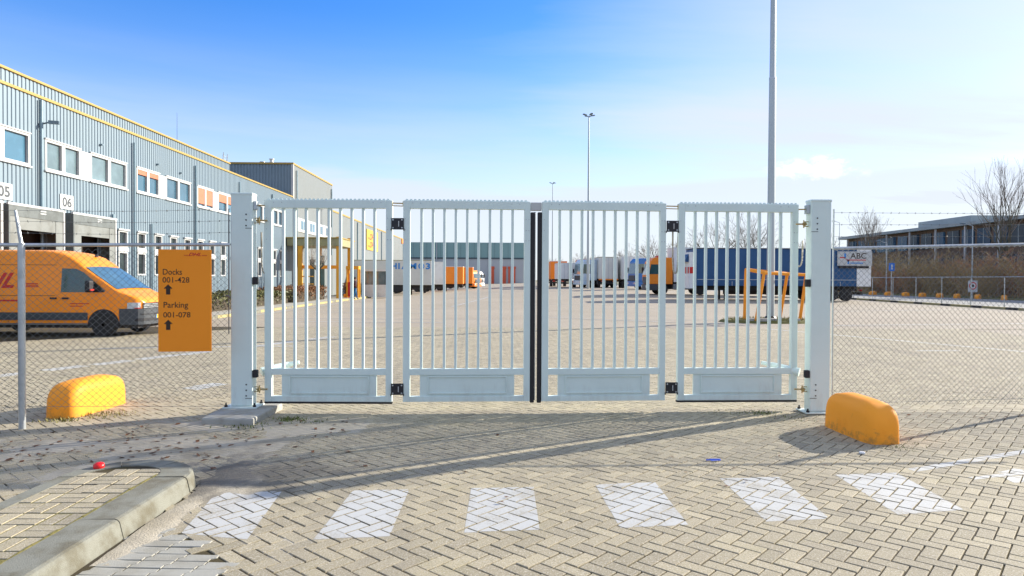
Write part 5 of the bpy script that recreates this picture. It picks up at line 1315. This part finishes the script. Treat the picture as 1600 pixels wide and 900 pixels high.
# brown thicket: individual bare shrubs in two rows
def shrubmesh(seed, h):
    rr = random.Random(seed); m = MB()
    for _ in range(30):
        p = Vector((rr.gauss(0, .5), rr.gauss(0, .5), 0)); d = Vector((rr.gauss(0, .28), rr.gauss(0, .28), 1)).normalized(); L = h*rr.uniform(.55, 1.0); q = p; r = .028
        for i in range(5):
            d = (d+Vector((rr.gauss(0, .1), rr.gauss(0, .1), 0))).normalized(); q2 = q+d*L/5; m.tube(q, q2, r, r*.8, 3, False); r *= .8
            for _ in range(3 if i else 1):
                e = (d+Vector((rr.gauss(0, .6), rr.gauss(0, .6), rr.gauss(.1, .2)))).normalized(); q3 = q2+e*rr.uniform(.4, 1.1); m.tube(q2, q3, .014, .008, 3, False)
                for _ in range(2): f = (e+Vector((rr.gauss(0, .6), rr.gauss(0, .6), rr.gauss(.1, .2)))).normalized(); qa = q2.lerp(q3, rr.uniform(.3, .9)); m.tube(qa, qa+f*rr.uniform(.3, .7), .010, .006, 3, False)
            q = q2
    return m
sm = []
for k in range(5):
    o = shrubmesh(60+k, 5.6).build('bare_shrub', M['twigred'] if k % 2 else M['twigbrown']); sm.append(o)
rr = random.Random(77); cnt = 0
names_ = ['front row', 'back row']
for row, (xr, y0_, y1_, stp) in enumerate(((51.6, 60, 108, 2.3), (54.4, 61, 112, 2.3))):
    y = y0_
    while y < y1_:
        if cnt < 5: o = sm[cnt]
        else: o = sm[rr.randrange(5)].copy(); COL.objects.link(o)
        o.location = (xr+rr.gauss(0, .6), y+rr.gauss(0, .5), .02); o.rotation_euler = (0, 0, rr.uniform(0, 6.28)); s = rr.uniform(.74, 1.0)*(1.0 if row else .85); o.scale = (1.25, 1.25, s)
        tag(o, 'bare brown shrub in the dense thicket between the road and the office block', 'shrub', 'bare shrubs of the roadside thicket'); cnt += 1; y += stp
# yellow blocks along the road
bm0 = None; ords = ['farthest', 'seventh nearest', 'sixth nearest', 'fifth nearest', 'fourth nearest', 'third nearest', 'second nearest', 'nearest']
for i, (x, y) in enumerate(((45.7, 82.3), (45.7, 79.0), (45.9, 75.9), (46.0, 73.0), (46.2, 70.4), (46.4, 68.0), (46.7, 65.4), (46.9, 62.2))):
    if bm0 is None: bm0 = blockmesh(1.15, .42, .44, 3).build('concrete_block', M['yblock'], smooth=True); o = bm0
    else: o = bm0.copy(); COL.objects.link(o)
    o.location = (x, y, -.06); o.rotation_euler = (0, 0, R_(25+i*3)); o.scale = (1, 1.05, 1.05)
    tag(o, '%s yellow concrete block in the row along the far road' % ords[i], 'block', 'yellow blocks along the road')
# galvanised fence along the verge
ff = (33.0, 50, 0); FF = thing('verge_fence', 'low galvanised wire fence on posts along the far road', 'fence', ff)
ps = list(np.arange(28, 92, 3.15))
for y in ps: MB().tube((33.0, y, -.3), (33.0, y, 2.0), .03, n=8).build('post', M['zinc'], FF, org=ff)
MB().tube((33.0, 28, 1.98), (33.0, 91.5, 1.98), .026, n=8).build('top_rail', M['zinc'], FF, org=ff)
m = MB()
for z in np.arange(.1, 1.95, .2): m.tube((33, 28, z), (33, 91.5, z), .004, n=3, cap=False)
for y in np.arange(28, 91.5, .25): m.tube((33, y, .1), (33, y, 1.95), .004, n=3, cap=False)
m.build('wire_mesh', M['wire'], FF, org=ff)
def signpost(label, x, y, h, kind):
    t = thing('road_sign', label, 'sign', (x, y, 0)); MB().tube((0,0,0), (0,0,h), .035, n=8).build('pole', M['zinc'], t)
    if kind == 'blue': MB().box(-.28, .28, -.06, -.03, h-.75, h).build('sign_face', M['signblue'], t, bevel=.02); MB().box(-.07, .07, -.066, -.061, h-.6, h-.15).build('sign_symbol', M['white'], t)
    else:
        f = MB().box(-.45, .45, -.06, -.03, h-1.1, h).build('sign_face', M['white'], t, bevel=.02)
        q = MB(); q.lathe([(.36, -.064), (.36, -.061)], (0, 0, h-.5), 'y', 24); q.build('ring', M['red'], f, fixn=True); q = MB(); q.lathe([(.26, -.068), (.26, -.065)], (0, 0, h-.5), 'y', 24); q.build('ring_centre', M['offwhite'], f, fixn=True); MB().box(-.1, .1, -.074, -.069, h-.62, h-.38).build('symbol', M['chassis'], f)
    return t
signpost('small blue sign on a post behind the verge fence', 36.5, 62.6, 3.35, 'blue')
signpost('white board with a red ring hung by the street lamp', 44.6, 63.2, 1.75, 'ring')
def streetlamp(label, x, y, h):
    t = thing('street_lamp', label, 'lamp post', (x, y, 0), 0, 'street lamps by the road'); m = MB(); m.tube((0,0,0), (0,0,h*.5), .09, .07, 10); m.tube((0,0,h*.5), (0,0,h), .06, .045, 10); m.build('pole', M['mast'], t)
    MB().tube((0,0,h), (-1.0,-.2,h+.25), .04, n=8).build('arm', M['mast'], t); MB().cbox((-1.25,-.25,h+.27), (.6,.22,.12), .2).build('lamp_head', M['lamphead'], t, bevel=.03)
streetlamp('street lamp with a curved arm in front of the office block', 49.0, 69.5, 7.4)
streetlamp('thin distant street lamp just right of the right gate post', 61.5, 122, 12.2)
streetlamp('plain pole rising from the thicket left of the small blue sign', 49.5, 86.0, 6.5)

# ================================================================== person walking by the booth
def person(loc, rz):
    J = {}; E_ = []; Rr = {}
    def v(n, p, r): J[n] = (len(J), p); Rr[n] = r
    v('pel', (0,0,.95), (.155,.12)); v('wai', (0,0,1.12), (.14,.105)); v('che', (0,.01,1.32), (.17,.115)); v('sho', (0,0,1.46), (.12,.09)); v('nek', (0,0,1.53), (.055,.055)); v('hd0', (0,.02,1.60), (.078,.088)); v('hd1', (0,.02,1.70), (.080,.095)); v('hd2', (0,.015,1.765), (.055,.065))
    for s, q in ((-1, 'l'), (1, 'r')):
        st2 = .14 if s < 0 else -.12
        v(q+'sh', (s*.19, 0, 1.42), (.065,.065)); v(q+'el', (s*.25, -.05*s, 1.15), (.046,.046)); v(q+'wr', (s*.25, .06+.05*s, .93), (.033,.033)); v(q+'pa', (s*.25, .09+.05*s, .86), (.022,.04))
        for k in range(4): v(q+'f%d' % k, (s*.245, .075+.05*s+.02*k, .775+.006*abs(k-1.5)), (.0095,.0095))
        v(q+'th', (s*.235, .135+.05*s, .83), (.010,.010))
        v(q+'hp', (s*.095, 0, .90), (.095,.10)); v(q+'kn', (s*.10, st2*.6, .50), (.066,.07)); v(q+'an', (s*.10, st2, .10), (.043,.045)); v(q+'to', (s*.11, st2+.14, .035), (.042,.032))
        E_ += [('sho', q+'sh'), (q+'sh', q+'el'), (q+'el', q+'wr'), (q+'wr', q+'pa'), (q+'pa', q+'th')]+[(q+'pa', q+'f%d' % k) for k in range(4)]+[('pel', q+'hp'), (q+'hp', q+'kn'), (q+'kn', q+'an'), (q+'an', q+'to')]
    E_ += [('pel','wai'),('wai','che'),('che','sho'),('sho','nek'),('nek','hd0'),('hd0','hd1'),('hd1','hd2')]
    me = bpy.data.meshes.new('body'); me.from_pydata([p for _, p in J.values()], [(J[a][0], J[b][0]) for a, b in E_], [])
    ob = bpy.data.objects.new('body', me); COL.objects.link(ob); ob.modifiers.new('s', 'SKIN'); me.update()
    for n in J: me.skin_vertices[0].data[J[n][0]].radius = Rr[n]; me.skin_vertices[0].data[J[n][0]].use_root = (n == 'pel')
    sb = ob.modifiers.new('u', 'SUBSURF'); sb.levels = sb.render_levels = 1
    bpy.context.view_layer.update(); ev = ob.evaluated_get(bpy.context.evaluated_depsgraph_get()); nm = bpy.data.meshes.new_from_object(ev)
    bpy.data.objects.remove(ob)
    for k in ('skin', 'jacket', 'jeans', 'shoe'): nm.materials.append(M[k])
    for p in nm.polygons:
        c = p.center; p.use_smooth = True
        p.material_index = 0 if c.z > 1.52 or (abs(c.x) > .2 and c.z < .92) else 1 if c.z > .90 or abs(c.x) > .205 else 2 if c.z > .09 else 3
    t = thing('person', 'person in a dark maroon jacket and blue jeans walking by the booth', 'person', loc, rz)
    o = bpy.data.objects.new('body', nm); COL.objects.link(o); o.parent = t
    h = MB(); h.lathe([(.098, 1.66), (.102, 1.71), (.090, 1.77), (.05, 1.805), (.0, 1.81)], (0, -.005, 0), 'z', 14); h.build('hair', M['hair'], t, smooth=True)
    f = MB(); f.tube((0, .10, 1.67), (0, .128, 1.645), .010, .016, 6); f.box(-.02, .02, .098, .106, 1.612, 1.62)
    for s in (-1, 1): f.tube((s*.035, .095, 1.685), (s*.035, .108, 1.685), .010, n=6); f.tube((s*.085, .02, 1.66), (s*.10, .015, 1.66), .024, n=8)
    f.build('face_features', M['skin'], t)
person((-11.75, 54.6, 0.0), R_(-75))
